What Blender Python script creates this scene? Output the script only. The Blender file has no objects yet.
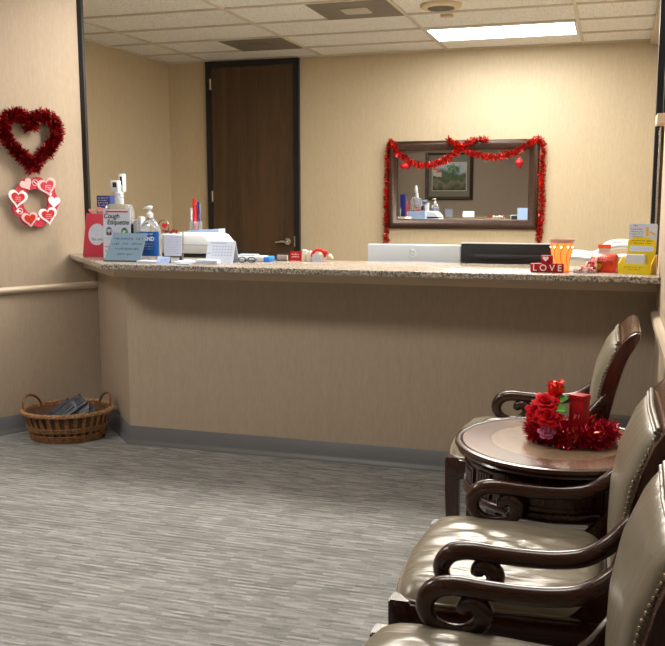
import bpy, bmesh, math, random
from mathutils import Vector, Matrix
random.seed(7)
C = bpy.context.scene.collection
PI = math.pi
CEIL = 2.726

# ------------------------------------------------------------------ materials
def newmat(name):
    m = bpy.data.materials.new(name); m.use_nodes = True
    return m, m.node_tree.nodes, m.node_tree.links, m.node_tree.nodes['Principled BSDF']
def mat(name, col, rough=.5, metal=0., spec=.5, trans=0., emit=None, estr=0., coat=0., var=0., vscale=(30, 30, 30), bump=0., alpha=1.):
    m, N, L, b = newmat(name)
    b.inputs['Base Color'].default_value = (*col, 1)
    b.inputs['Roughness'].default_value = rough
    b.inputs['Metallic'].default_value = metal
    b.inputs['Specular IOR Level'].default_value = spec
    b.inputs['Transmission Weight'].default_value = trans
    b.inputs['Coat Weight'].default_value = coat
    b.inputs['Alpha'].default_value = alpha
    if emit: b.inputs['Emission Color'].default_value = (*emit, 1); b.inputs['Emission Strength'].default_value = estr
    if var or bump:
        tc = N.new('ShaderNodeTexCoord'); mp = N.new('ShaderNodeMapping'); mp.inputs['Scale'].default_value = vscale
        nz = N.new('ShaderNodeTexNoise'); nz.inputs['Scale'].default_value = 1; nz.inputs['Detail'].default_value = 5
        L.new(tc.outputs['Object'], mp.inputs[0]); L.new(mp.outputs[0], nz.inputs[0])
        if var:
            cr = N.new('ShaderNodeValToRGB')
            cr.color_ramp.elements[0].position = .3; cr.color_ramp.elements[1].position = .7
            cr.color_ramp.elements[0].color = (*[c * (1 - var) for c in col], 1)
            cr.color_ramp.elements[1].color = (*[min(1, c * (1 + var)) for c in col], 1)
            L.new(nz.outputs[0], cr.inputs[0]); L.new(cr.outputs[0], b.inputs['Base Color'])
        if bump:
            bp = N.new('ShaderNodeBump'); bp.inputs['Strength'].default_value = bump; bp.inputs['Distance'].default_value = .002
            L.new(nz.outputs[0], bp.inputs['Height']); L.new(bp.outputs[0], b.inputs['Normal'])
    return m

def wallpaper(name, col, rot=0.):
    """woven vinyl wallcovering: fine upright fibres"""
    m, N, L, b = newmat(name); b.inputs['Roughness'].default_value = .62; b.inputs['Specular IOR Level'].default_value = .3
    tc = N.new('ShaderNodeTexCoord')
    def nz(scale, sc, det=3):
        mp = N.new('ShaderNodeMapping'); mp.inputs['Scale'].default_value = scale
        mp.inputs['Rotation'].default_value = (0, 0, rot)
        n = N.new('ShaderNodeTexNoise'); n.inputs['Scale'].default_value = sc; n.inputs['Detail'].default_value = det
        L.new(tc.outputs['Object'], mp.inputs[0]); L.new(mp.outputs[0], n.inputs[0]); return n
    a = nz((1, 1, .16), 120, 3); c = nz((1, 1, .7), 260, 2); d = nz((1, 1, .06), 30, 2)
    mx = N.new('ShaderNodeMath'); mx.operation = 'ADD'; L.new(a.outputs[0], mx.inputs[0]); L.new(c.outputs[0], mx.inputs[1])
    m2 = N.new('ShaderNodeMath'); m2.operation = 'MULTIPLY_ADD'; L.new(d.outputs[0], m2.inputs[0]); m2.inputs[1].default_value = .35; L.new(mx.outputs[0], m2.inputs[2])
    mr = N.new('ShaderNodeMapRange'); mr.inputs[1].default_value = .82; mr.inputs[2].default_value = 1.52
    L.new(m2.outputs[0], mr.inputs[0])
    cr = N.new('ShaderNodeValToRGB')
    cr.color_ramp.elements[0].color = (col[0] * .915, col[1] * .90, col[2] * .88, 1)
    cr.color_ramp.elements[1].color = (*[min(1, x * 1.07) for x in col], 1)
    L.new(mr.outputs[0], cr.inputs[0]); L.new(cr.outputs[0], b.inputs['Base Color'])
    bp = N.new('ShaderNodeBump'); bp.inputs['Strength'].default_value = .25; bp.inputs['Distance'].default_value = .001
    L.new(mx.outputs[0], bp.inputs['Height']); L.new(bp.outputs[0], b.inputs['Normal'])
    return m

def carpet_mat():
    m, N, L, b = newmat('carpet'); b.inputs['Roughness'].default_value = .95; b.inputs['Specular IOR Level'].default_value = .15
    tc = N.new('ShaderNodeTexCoord')
    def nz(scale, sc, det=2, loc=(0, 0, 0)):
        mp = N.new('ShaderNodeMapping'); mp.inputs['Scale'].default_value = scale; mp.inputs['Location'].default_value = loc
        n = N.new('ShaderNodeTexNoise'); n.inputs['Scale'].default_value = sc; n.inputs['Detail'].default_value = det
        L.new(tc.outputs['Object'], mp.inputs[0]); L.new(mp.outputs[0], n.inputs[0]); return n
    def bricks(w, h, off, c1, c2, mo, ms, loc=(0, 0, 0)):
        mp = N.new('ShaderNodeMapping'); mp.inputs['Location'].default_value = loc
        br = N.new('ShaderNodeTexBrick'); br.inputs['Scale'].default_value = 1; br.inputs['Brick Width'].default_value = w
        br.inputs['Row Height'].default_value = h; br.inputs['Mortar Size'].default_value = ms; br.offset = off; br.offset_frequency = 3
        br.inputs['Color1'].default_value = (c1, c1, c1, 1); br.inputs['Color2'].default_value = (c2, c2, c2, 1); br.inputs['Mortar'].default_value = (mo, mo, mo, 1)
        L.new(tc.outputs['Object'], mp.inputs[0]); L.new(mp.outputs[0], br.inputs[0]); return br
    b1 = bricks(.105, .013, .37, .0, 1., .5, .0); b2 = bricks(.05, .0065, .61, .1, .9, .5, .0, (.03, .0, 0))
    sx = N.new('ShaderNodeSeparateXYZ'); L.new(tc.outputs['Object'], sx.inputs[0]); ws = N.new('ShaderNodeMath'); ws.operation = 'MULTIPLY'; L.new(sx.outputs[1], ws.inputs[0]); ws.inputs[1].default_value = 2 * PI / .026
    wn = N.new('ShaderNodeMath'); wn.operation = 'SINE'; L.new(ws.outputs[0], wn.inputs[0])
    b3 = bricks(.25, .92, .5, .35, .65, .5, .0)
    s1 = nz((9, 70, 1), 1, 1); s3 = nz((330, 380, 500), 1, 1); s4 = nz((2.2, 5, 1), 1, 1)
    def add(a, c, k):
        q = N.new('ShaderNodeMath'); q.operation = 'MULTIPLY_ADD'; L.new(c, q.inputs[0]); q.inputs[1].default_value = k; L.new(a, q.inputs[2]); return q.outputs[0]
    z = N.new('ShaderNodeMath'); z.operation = 'MULTIPLY'; L.new(b1.outputs[0], z.inputs[0]); z.inputs[1].default_value = .26
    v = add(z.outputs[0], b2.outputs[0], .25); v = add(v, wn.outputs[0], .07); v = add(v, b3.outputs[0], .10); v = add(v, s1.outputs[0], .40); v = add(v, s3.outputs[0], .55); v = add(v, s4.outputs[0], .15)
    mr = N.new('ShaderNodeMapRange'); mr.inputs[1].default_value = .40; mr.inputs[2].default_value = 1.26; L.new(v, mr.inputs[0])
    cr = N.new('ShaderNodeValToRGB'); e = cr.color_ramp.elements
    e[0].color = (.095, .096, .10, 1); e[1].color = (.44, .435, .42, 1)
    x = cr.color_ramp.elements.new(.5); x.color = (.225, .222, .213, 1)
    L.new(mr.outputs[0], cr.inputs[0]); L.new(cr.outputs[0], b.inputs['Base Color'])
    bp = N.new('ShaderNodeBump'); bp.inputs['Strength'].default_value = .5; bp.inputs['Distance'].default_value = .003
    L.new(v, bp.inputs['Height']); L.new(bp.outputs[0], b.inputs['Normal'])
    return m

def tile_mat():
    m, N, L, b = newmat('ceiling_tile'); b.inputs['Roughness'].default_value = .9; b.inputs['Specular IOR Level'].default_value = .2
    tc = N.new('ShaderNodeTexCoord')
    vo = N.new('ShaderNodeTexNoise'); vo.inputs['Scale'].default_value = 85; vo.inputs['Detail'].default_value = 3; L.new(tc.outputs['Object'], vo.inputs[0])
    cr = N.new('ShaderNodeValToRGB'); e = cr.color_ramp.elements
    e[0].position = .34; e[0].color = (.50, .475, .43, 1); e[1].position = .44; e[1].color = (.86, .84, .79, 1)
    L.new(vo.outputs[0], cr.inputs[0]); L.new(cr.outputs[0], b.inputs['Base Color'])
    return m

def wood_mat(name, dark, light, axis='Z', rough=.35, coat=0., sc=9.):
    m, N, L, b = newmat(name); b.inputs['Roughness'].default_value = rough; b.inputs['Coat Weight'].default_value = coat
    b.inputs['Coat Roughness'].default_value = .12
    tc = N.new('ShaderNodeTexCoord'); mp = N.new('ShaderNodeMapping')
    s = {'Z': (1, 1, .06), 'X': (.06, 1, 1), 'Y': (1, .06, 1)}[axis]
    mp.inputs['Scale'].default_value = s
    n = N.new('ShaderNodeTexNoise'); n.inputs['Scale'].default_value = sc; n.inputs['Detail'].default_value = 8; n.inputs['Distortion'].default_value = .7
    n2 = N.new('ShaderNodeTexNoise'); n2.inputs['Scale'].default_value = sc * 11; n2.inputs['Detail'].default_value = 3
    L.new(tc.outputs['Object'], mp.inputs[0]); L.new(mp.outputs[0], n.inputs[0]); L.new(mp.outputs[0], n2.inputs[0])
    a = N.new('ShaderNodeMath'); a.operation = 'MULTIPLY_ADD'; L.new(n2.outputs[0], a.inputs[0]); a.inputs[1].default_value = .5; L.new(n.outputs[0], a.inputs[2])
    mr = N.new('ShaderNodeMapRange'); mr.inputs[1].default_value = .5; mr.inputs[2].default_value = 1.; L.new(a.outputs[0], mr.inputs[0])
    cr = N.new('ShaderNodeValToRGB'); cr.color_ramp.elements[0].color = (*dark, 1); cr.color_ramp.elements[1].color = (*light, 1)
    L.new(mr.outputs[0], cr.inputs[0]); L.new(cr.outputs[0], b.inputs['Base Color'])
    return m

def granite_mat():
    m, N, L, b = newmat('granite'); b.inputs['Roughness'].default_value = .12
    tc = N.new('ShaderNodeTexCoord')
    n = N.new('ShaderNodeTexNoise'); n.inputs['Scale'].default_value = 110; n.inputs['Detail'].default_value = 5
    v = N.new('ShaderNodeTexVoronoi'); v.inputs['Scale'].default_value = 150
    L.new(tc.outputs['Object'], n.inputs[0]); L.new(tc.outputs['Object'], v.inputs[0])
    cr = N.new('ShaderNodeValToRGB'); e = cr.color_ramp.elements
    e[0].position = .36; e[0].color = (.035, .028, .022, 1); e[1].position = .66; e[1].color = (.62, .52, .40, 1)
    x = e.new(.48); x.color = (.25, .19, .135, 1)
    L.new(n.outputs[0], cr.inputs[0])
    mx = N.new('ShaderNodeMix'); mx.data_type = 'RGBA'; mx.inputs[0].default_value = .08
    L.new(cr.outputs[0], mx.inputs[6]); L.new(v.outputs['Color'], mx.inputs[7]); 
    hs = N.new('ShaderNodeHueSaturation'); hs.inputs['Saturation'].default_value = .8; L.new(mx.outputs[2], hs.inputs['Color'])
    L.new(hs.outputs[0], b.inputs['Base Color'])
    return m

def leather_mat():
    m, N, L, b = newmat('leather'); b.inputs['Roughness'].default_value = .29; b.inputs['Base Color'].default_value = (.225, .193, .138, 1)
    b.inputs['Specular IOR Level'].default_value = .65
    tc = N.new('ShaderNodeTexCoord')
    mp = N.new('ShaderNodeMapping'); mp.inputs['Scale'].default_value = (1.3, 22, 5)
    n = N.new('ShaderNodeTexNoise'); n.inputs['Scale'].default_value = 1; n.inputs['Detail'].default_value = 2; n.inputs['Distortion'].default_value = .6
    L.new(tc.outputs['Object'], mp.inputs[0]); L.new(mp.outputs[0], n.inputs[0])
    n2 = N.new('ShaderNodeTexNoise'); n2.inputs['Scale'].default_value = 260; L.new(tc.outputs['Object'], n2.inputs[0])
    b1 = N.new('ShaderNodeBump'); b1.inputs['Strength'].default_value = .42; b1.inputs['Distance'].default_value = .012; L.new(n.outputs[0], b1.inputs['Height'])
    b2 = N.new('ShaderNodeBump'); b2.inputs['Strength'].default_value = .1; b2.inputs['Distance'].default_value = .001; L.new(n2.outputs[0], b2.inputs['Height'])
    L.new(b1.outputs[0], b2.inputs['Normal']); L.new(b2.outputs[0], b.inputs['Normal'])
    return m

def inlay_mat():
    """table top veneer: pale disc in the middle, fans of grain around it"""
    m, N, L, b = newmat('veneer_inlay'); b.inputs['Roughness'].default_value = .22; b.inputs['Coat Weight'].default_value = .6; b.inputs['Coat Roughness'].default_value = .1
    tc = N.new('ShaderNodeTexCoord'); sp = N.new('ShaderNodeSeparateXYZ'); L.new(tc.outputs['Object'], sp.inputs[0])
    def M(op, a, c=None, k=None):
        q = N.new('ShaderNodeMath'); q.operation = op
        L.new(a, q.inputs[0])
        if c is not None: L.new(c, q.inputs[1])
        if k is not None: q.inputs[1].default_value = k
        return q.outputs[0]
    x, y = sp.outputs[0], sp.outputs[1]
    ang = M('ARCTAN2', y, x); w = M('SINE', M('MULTIPLY', ang, k=4)); st = M('GREATER_THAN', w, k=0)
    r = M('SQRT', M('ADD', M('MULTIPLY', x, x), M('MULTIPLY', y, y))); disc = M('LESS_THAN', r, k=.20); ring = M('GREATER_THAN', r, k=.118)
    n = N.new('ShaderNodeTexNoise'); n.inputs['Scale'].default_value = 60; n.inputs['Detail'].default_value = 3; n.inputs['Distortion'].default_value = .3; L.new(tc.outputs['Object'], n.inputs[0])
    def mixc(f, a, c):
        q = N.new('ShaderNodeMix'); q.data_type = 'RGBA'
        L.new(f, q.inputs[0])
        for s, i in ((a, 6), (c, 7)):
            if isinstance(s, tuple): q.inputs[i].default_value = (*s, 1)
            else: L.new(s, q.inputs[i])
        return q.outputs[2]
    c1 = mixc(n.outputs[0], (.14, .075, .045), (.19, .105, .065)); c2 = mixc(n.outputs[0], (.19, .11, .07), (.25, .15, .10)); c3 = mixc(n.outputs[0], (.27, .175, .11), (.36, .25, .165))
    c = mixc(st, c1, c2); c = mixc(disc, c, c3)
    L.new(c, b.inputs['Base Color'])
    return m

def painting_mat():
    m, N, L, b = newmat('landscape_print'); b.inputs['Roughness'].default_value = .6
    tc = N.new('ShaderNodeTexCoord'); sp = N.new('ShaderNodeSeparateXYZ'); L.new(tc.outputs['Object'], sp.inputs[0])
    n = N.new('ShaderNodeTexNoise'); n.inputs['Scale'].default_value = 7; n.inputs['Detail'].default_value = 7; L.new(tc.outputs['Object'], n.inputs[0])
    a = N.new('ShaderNodeMath'); a.operation = 'MULTIPLY_ADD'; L.new(n.outputs[0], a.inputs[0]); a.inputs[1].default_value = .45; L.new(sp.outputs[2], a.inputs[2])
    mr = N.new('ShaderNodeMapRange'); mr.inputs[1].default_value = -.05; mr.inputs[2].default_value = .52; L.new(a.outputs[0], mr.inputs[0])
    cr = N.new('ShaderNodeValToRGB'); e = cr.color_ramp.elements
    e[0].color = (.06, .08, .03, 1); e[1].color = (.40, .52, .66, 1)
    for p, c in ((.25, (.26, .24, .15)), (.4, (.09, .13, .05)), (.55, (.14, .19, .11)), (.66, (.30, .38, .46)), (.8, (.62, .66, .68))):
        q = e.new(p); q.color = (*c, 1)
    L.new(mr.outputs[0], cr.inputs[0]); L.new(cr.outputs[0], b.inputs['Base Color'])
    return m

def tinsel_mat(name, col):
    m, N, L, b = newmat(name); b.inputs['Metallic'].default_value = .85; b.inputs['Roughness'].default_value = .28
    g = N.new('ShaderNodeNewGeometry'); cr = N.new('ShaderNodeValToRGB'); e = cr.color_ramp.elements
    e[0].color = (col[0] * .45, col[1] * .3, col[2] * .4, 1); e[1].color = (*[min(1, c * 1.25) for c in col], 1)
    L.new(g.outputs['Random Per Island'], cr.inputs[0]); L.new(cr.outputs[0], b.inputs['Base Color'])
    return m

M_ = {
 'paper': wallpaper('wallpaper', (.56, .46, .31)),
 'paperDim': wallpaper('wallpaper_lobby_dimmed', (.435, .35, .262)),  # same wallcovering, its colour darkened to stand for the dimmer lobby light
 'carpet': carpet_mat(), 'tile': tile_mat(), 'granite': granite_mat(), 'leather': leather_mat(), 'inlay': inlay_mat(), 'print': painting_mat(),
 'tbar': mat('grid_bar', (.62, .56, .46), .5),
 'walnut': wood_mat('walnut_door', (.036, .019, .008), (.095, .052, .024), 'Z', .42, 0, 7.),
 'mahog': wood_mat('mahogany', (.022, .005, .0025), (.058, .016, .007), 'X', .24, .35, 8.),
 'mahogZ': wood_mat('mahogany_upright', (.022, .005, .0025), (.058, .016, .007), 'Z', .26, .3, 8.),
 'crest': wood_mat('crest_wood', (.10, .045, .022), (.19, .095, .05), 'Y', .2, .8, 10.),
 'mframe': mat('bronze_frame', (.055, .026, .016), .32, .2, var=.35, vscale=(60, 60, 60)),
 'black': mat('black_metal', (.008, .009, .011), .35),
 'blackp': mat('black_plastic', (.008, .008, .009), .35),
 'rubber': mat('cove_base', (.135, .135, .14), .45),
 'rail': mat('rail_wood', (.60, .49, .37), .35, coat=.2),
 'trim': mat('cream_trim', (.66, .53, .38), .4),
 'white': mat('white_plastic', (.66, .69, .71), .35),
 'paperw': mat('white_paper', (.58, .64, .77), .7),
 'cream': mat('cream_paint', (.72, .66, .54), .4),
 'chrome': mat('chrome', (.75, .72, .68), .18, 1.),
 'brass': mat('antique_nail', (.42, .36, .27), .25, 1.),
 'mirror': mat('mirror_glass', (.92, .93, .94), .0, 1.),
 'glass': mat('clear_glass', (1, 1, 1), .02, trans=1.),
 'acrylic': mat('acrylic', (.93, .95, .98), .05, trans=1.),
 'gel': mat('clear_gel', (.86, .90, .94), .08, trans=.85),
 'red': mat('red_plastic', (.55, .012, .02), .4),
 'pinkred': mat('rose_red_card', (.56, .035, .07), .5),
 'wood_red': mat('painted_red_wood', (.40, .006, .012), .5, spec=.25),
 'pink': mat('pink', (.80, .32, .34), .5),
 'ink': mat('black_ink', (.015, .015, .02), .6),
 'inkg': mat('grey_ink', (.30, .33, .42), .6),
 'inkr': mat('red_ink', (.5, .02, .03), .6),
 'inkp': mat('violet_ink', (.28, .22, .55), .6),
 'whiteink': mat('white_ink', (.85, .85, .86), .6),
 'navy': mat('navy_card', (.01, .02, .16), .45),
 'label': mat('blue_label', (.005, .09, .36), .4),
 'bluecard': mat('speckled_blue_card', (.17, .27, .37), .7, var=.35, vscale=(400, 400, 400)),
 'ltblue': mat('light_blue_paper', (.36, .50, .80), .6),
 'skyb': mat('bright_blue', (.02, .22, .80), .4),
 'green': mat('green_circle', (.06, .33, .22), .6),
 'pale': mat('pale_blue_circle', (.30, .38, .60), .6),
 'skin': mat('printed_skin', (.75, .58, .38), .6),
 'silver': mat('silver_plastic', (.42, .46, .51), .4, .1),
 'yellow': mat('yellow_card', (.80, .62, .01), .4),
 'yellowd': mat('deep_yellow_card', (.70, .42, .005), .4),
 'orange': mat('orange', (.85, .13, .01), .5),
 'can': mat('red_orange_tin', (.62, .05, .02), .3, .2, var=.5, vscale=(25, 25, 25)),
 'peach': mat('peach_candy', (.80, .52, .48), .4),
 'candyr': mat('red_candy', (.55, .01, .03), .25),
 'glow': mat('glowing_glass', (.85, .28, .07), .3, emit=(1, .22, .035), estr=.75),
 'glowtop': mat('warmer_dish', (.62, .38, .33), .3),
 'bulb': mat('warm_spark', (1, .9, .7), .3, emit=(1, .85, .6), estr=2.5),
 'screen': mat('blue_screen', (.05, .1, .3), .2, emit=(.25, .5, 1.), estr=1.4),
 'tube': mat('fixture_lens', (.95, .97, 1), .4, emit=(.94, .95, .95), estr=12),
 'tubeL': mat('lobby_fixture_lens', (.95, .97, 1), .4, emit=(1, .96, .90), estr=14),
 'tubeM': mat('middle_fixture_lens', (.95, .97, 1), .4, emit=(1, .96, .90), estr=7),
 'tubeD': mat('dim_fixture_lens', (.95, .97, 1), .4, emit=(1, .96, .90), estr=1.5),
 'tubeQ': mat('added_reception_lens', (.95, .97, 1), .4, emit=(1, .93, .82), estr=19),
 'tubeR': mat('reception_lens', (.95, .97, 1), .4, emit=(1, .93, .82), estr=23),
 'vent': mat('perforated_vent', (.22, .19, .15), .6, .2, var=.25, vscale=(180, 180, 180)),
 'ventc': mat('vent_plate', (.52, .47, .38), .5),
 'spk': mat('speaker_cream', (.62, .50, .34), .5),
 'leaf': mat('leaf_green', (.10, .34, .03), .45),
 'petal': mat('red_petal', (.58, .004, .012), .6, spec=.15),
 'mauve': mat('mauve_petal', (.42, .07, .16), .5),
 'wicker': mat('wicker', (.27, .13, .055), .5, var=.5, vscale=(90, 90, 60)),
 'wickerl': mat('highlit_wicker', (.40, .215, .095), .5, var=.5, vscale=(90, 90, 60)),  # wicker lightened in colour for the yellowish highlights along the rim
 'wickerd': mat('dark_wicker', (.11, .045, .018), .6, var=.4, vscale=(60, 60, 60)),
 'handle': mat('stained_handle', (.20, .06, .02), .35, coat=.3),
 'mag': mat('magazine_cover', (.05, .065, .09), .25, var=.8, vscale=(14, 14, 14)),
 'mag2': mat('slate_cover', (.16, .20, .26), .25, var=.5, vscale=(14, 14, 14)),
 'page': mat('page_edges', (.62, .64, .68), .6),
 'tins_red': tinsel_mat('red_tinsel', (.78, .035, .02)),
 'tins_dark': tinsel_mat('dark_red_tinsel', (.40, .012, .018)),
 'tins_rose': tinsel_mat('crimson_tinsel', (.60, .015, .05)),
 'tins_light': tinsel_mat('coral_tinsel', (.95, .22, .12)),
 'mat_board': mat('mat_board', (.24, .22, .16), .7),
 'picframe': wood_mat('picture_frame', (.03, .016, .009), (.08, .045, .025), 'X', .3, .3),
 'bin': mat('grey_bin', (.13, .14, .15), .2, .5),
 'heartpink': mat('pale_pink', (.80, .50, .52), .6),
 'wreathred': mat('wreath_red', (.52, .02, .05), .55, var=.25, vscale=(60, 60, 60)),
 'glitter': mat('red_glitter', (.60, .04, .02), .35, .4, var=.5, vscale=(300, 300, 300)),
 'beads': mat('silver_beads', (.55, .50, .42), .25, .8),
}

# ------------------------------------------------------------------ helpers
def link(name, bm, material, parent=None, loc=None, smooth=35., rot=None):
    me = bpy.data.meshes.new(name)
    bmesh.ops.recalc_face_normals(bm, faces=bm.faces[:])
    if smooth:
        for f in bm.faces: f.smooth = True
        a = math.radians(smooth)
        for e in bm.edges:
            if len(e.link_faces) == 2 and e.calc_face_angle(0) > a: e.smooth = False
    bm.to_mesh(me); bm.free()
    mats = material if isinstance(material, (list, tuple)) else [material]
    for k in mats: me.materials.append(M_[k])
    o = bpy.data.objects.new(name, me); C.objects.link(o)
    if parent: o.parent = parent
    if loc: o.location = loc
    if rot: o.rotation_euler = rot
    return o
def tag(o, label, cat, group=None):
    o['label'] = label; o['category'] = cat
    if group: o['group'] = group
    return o
def thing(name, label, cat, loc=(0, 0, 0), rz=0., group=None, rx=0.):
    o = bpy.data.objects.new(name, None); C.objects.link(o)
    o.location = loc; o.rotation_euler = (rx, 0, rz); o.empty_display_size = .05
    return tag(o, label, cat, group)
def struct(name, bm, m, smooth=None):
    o = link(name, bm, m, smooth=smooth); o['kind'] = 'structure'; return o
def BM(): return bmesh.new()

def box(bm, x0, x1, y0, y1, z0, z1, bev=0., mi=0, seg=2):
    vs = [bm.verts.new((x, y, z)) for x in (x0, x1) for y in (y0, y1) for z in (z0, z1)]
    idx = [(0, 1, 3, 2), (4, 6, 7, 5), (0, 4, 5, 1), (2, 3, 7, 6), (0, 2, 6, 4), (1, 5, 7, 3)]
    fs = [bm.faces.new([vs[i] for i in f]) for f in idx]
    for f in fs: f.material_index = mi
    if bev:
        es = list({e for f in fs for e in f.edges})
        r = bmesh.ops.bevel(bm, geom=es, offset=bev, segments=seg, affect='EDGES', profile=.5)
        for f in r['faces']: f.material_index = mi
    return bm
def prism(bm, pts, a0, a1, axis='Z', mi=0, bev=0.):
    """extrude a 2-D outline along an axis"""
    def P(u, v, w): return {'Z': (u, v, w), 'Y': (u, w, v), 'X': (w, u, v)}[axis]
    A = [bm.verts.new(P(u, v, a0)) for u, v in pts]; B = [bm.verts.new(P(u, v, a1)) for u, v in pts]
    n = len(pts); fs = [bm.faces.new(A), bm.faces.new(B[::-1])]
    for i in range(n): fs.append(bm.faces.new([A[i], A[(i + 1) % n], B[(i + 1) % n], B[i]]))
    for f in fs: f.material_index = mi
    if bev:
        es = [e for e in set(fs[0].edges) | set(fs[1].edges)]
        bmesh.ops.bevel(bm, geom=es, offset=bev, segments=2, affect='EDGES', profile=.5)
    return bm
def tube(bm, path, rad, seg=10, closed=False, cap=True, sy=1., mi=0, up=None):
    pts = [Vector(p) for p in path]; n = len(pts)
    if not isinstance(rad, (list, tuple)): rad = [rad] * n
    def tan(i):
        if closed: return (pts[(i + 1) % n] - pts[i - 1]).normalized()
        return (pts[min(i + 1, n - 1)] - pts[max(i - 1, 0)]).normalized()
    t0 = tan(0); ref = Vector(up) if up else (Vector((0, 0, 1)) if abs(t0.z) < .9 else Vector((1, 0, 0)))
    nrm = (ref - t0 * ref.dot(t0)).normalized(); rings = []
    for i in range(n):
        t = tan(i); nrm = (nrm - t * nrm.dot(t)).normalized(); bn = t.cross(nrm)
        rings.append([bm.verts.new(pts[i] + (nrm * math.cos(2 * PI * k / seg) + bn * math.sin(2 * PI * k / seg) * sy) * rad[i]) for k in range(seg)])
    m = n if closed else n - 1
    for i in range(m):
        a, b = rings[i], rings[(i + 1) % n]
        for k in range(seg):
            f = bm.faces.new([a[k], a[(k + 1) % seg], b[(k + 1) % seg], b[k]]); f.material_index = mi
    if cap and not closed:
        for r, s in ((rings[0], -1), (rings[-1], 1)):
            c = sum((v.co for v in r), Vector()) / seg
            i = 0 if s < 0 else n - 1
            cv = bm.verts.new(c + tan(i) * s * rad[i] * .6)
            for k in range(seg):
                f = bm.faces.new([r[k], r[(k + 1) % seg], cv]); f.material_index = mi
    return bm
def smoothpath(pts, n=6, closed=False):
    """Catmull-Rom through n-D control points"""
    out = []; N = len(pts); rng = range(N if closed else N - 1)
    g = (lambda i: pts[i % N]) if closed else (lambda i: pts[max(0, min(N - 1, i))])
    for i in rng:
        p0, p1, p2, p3 = g(i - 1), g(i), g(i + 1), g(i + 2)
        for k in range(n):
            t = k / n
            out.append(tuple(.5 * ((2 * b) + (-a + c) * t + (2 * a - 5 * b + 4 * c - d) * t * t + (-a + 3 * b - 3 * c + d) * t ** 3) for a, b, c, d in zip(p0, p1, p2, p3)))
    if not closed: out.append(tuple(pts[-1]))
    return out
def lathe(bm, prof, seg=32, cx=0, cy=0, sx=1., sy=1., mi=0, cap=True):
    rings = [[bm.verts.new((cx + r * sx * math.cos(2 * PI * k / seg), cy + r * sy * math.sin(2 * PI * k / seg), z)) for k in range(seg)] for r, z in prof]
    for a, b in zip(rings, rings[1:]):
        for k in range(seg):
            f = bm.faces.new([a[k], a[(k + 1) % seg], b[(k + 1) % seg], b[k]]); f.material_index = mi
    if cap:
        for r in (rings[0][::-1], rings[-1]):
            f = bm.faces.new(r); f.material_index = mi
    return bm
def arcbox(bm, r0, r1, a0, a1, z0, z1, n=8):
    A = []
    for i in range(n + 1):
        a = a0 + (a1 - a0) * i / n; c, s = math.cos(a), math.sin(a)
        A.append([bm.verts.new((r * c, r * s, z)) for r, z in ((r0, z0), (r1, z0), (r1, z1), (r0, z1))])
    for p, q in zip(A, A[1:]):
        for k in range(4): bm.faces.new([p[k], p[(k + 1) % 4], q[(k + 1) % 4], q[k]])
    bm.faces.new(A[0]); bm.faces.new(A[-1][::-1])
def ball(bm, c, r, seg=10, mi=0, sc=(1, 1, 1)):
    q = bmesh.ops.create_uvsphere(bm, u_segments=seg, v_segments=max(4, seg * 2 // 3), radius=r)
    for v in q['verts']: v.co = Vector((v.co.x * sc[0], v.co.y * sc[1], v.co.z * sc[2])) + Vector(c)
    for v in q['verts']:
        for f in v.link_faces: f.material_index = mi
def heart2d(s, n=28):
    out = []
    for i in range(n):
        t = 2 * PI * i / n
        out.append((s * .0625 * 16 * math.sin(t) ** 3 * .5, s * .0625 * .5 * (13 * math.cos(t) - 5 * math.cos(2 * t) - 2 * math.cos(3 * t) - math.cos(4 * t) + 2.5)))
    return out          # about s wide
def tinsel(bm, path, rad, per_m, seed=1, ln=(.6, 1.2), wd=.0035, mats=1, squash=None):
    """short metallic strands bursting from a cord"""
    rnd = random.Random(seed)
    P = [Vector(p) for p in path]
    for a, b in zip(P, P[1:]):
        d = b - a; L = d.length
        if L < 1e-6: continue
        t = d / L; cnt = L * per_m; cnt = int(cnt) + (rnd.random() < cnt - int(cnt))
        u = t.orthogonal().normalized(); w = t.cross(u)
        for _ in range(cnt):
            c = a + d * rnd.random(); ang = rnd.random() * 2 * PI
            dr = (u * math.cos(ang) + w * math.sin(ang)) + t * rnd.uniform(-.6, .6)
            if squash: dr = Vector((dr.x * squash[0], dr.y * squash[1], dr.z * squash[2]))
            l = rad * rnd.uniform(*ln); sd = dr.cross(t + Vector((rnd.uniform(-1, 1), rnd.uniform(-1, 1), rnd.uniform(-1, 1)))).normalized() * wd * rnd.uniform(.6, 1.5)
            p0 = c + dr * rad * .12; p1 = c + dr * l * .6 + sd * rnd.uniform(-1, 1); p2 = c + dr * l + Vector([rnd.uniform(-.2, .2) * rad for _ in range(3)])
            mi = 1 if (mats > 1 and rnd.random() < .08) else 0
            v = [bm.verts.new(q) for q in (p0 - sd * .5, p0 + sd * .5, p1 + sd, p2 + sd * .4, p2 - sd * .4, p1 - sd)]
            f1 = bm.faces.new([v[0], v[1], v[2], v[5]]); f2 = bm.faces.new([v[5], v[2], v[3], v[4]])
            f1.material_index = f2.material_index = mi
def text(name, body, size, material, parent, loc, rot=(PI / 2, 0, 0), th=.0004, ax='CENTER', shear=0., bold=0.):
    cu = bpy.data.curves.new(name, 'FONT'); cu.body = body; cu.size = size; cu.align_x = ax; cu.align_y = 'CENTER'; cu.extrude = th; cu.shear = shear; cu.offset = bold
    t = bpy.data.objects.new('tmp', cu); C.objects.link(t)
    bpy.context.view_layer.update()
    me = bpy.data.meshes.new_from_object(t.evaluated_get(bpy.context.evaluated_depsgraph_get()))
    bpy.data.objects.remove(t); me.materials.clear(); me.materials.append(M_[material])
    o = bpy.data.objects.new(name, me); C.objects.link(o); o.parent = parent; o.location = loc; o.rotation_euler = rot
    return o
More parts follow.
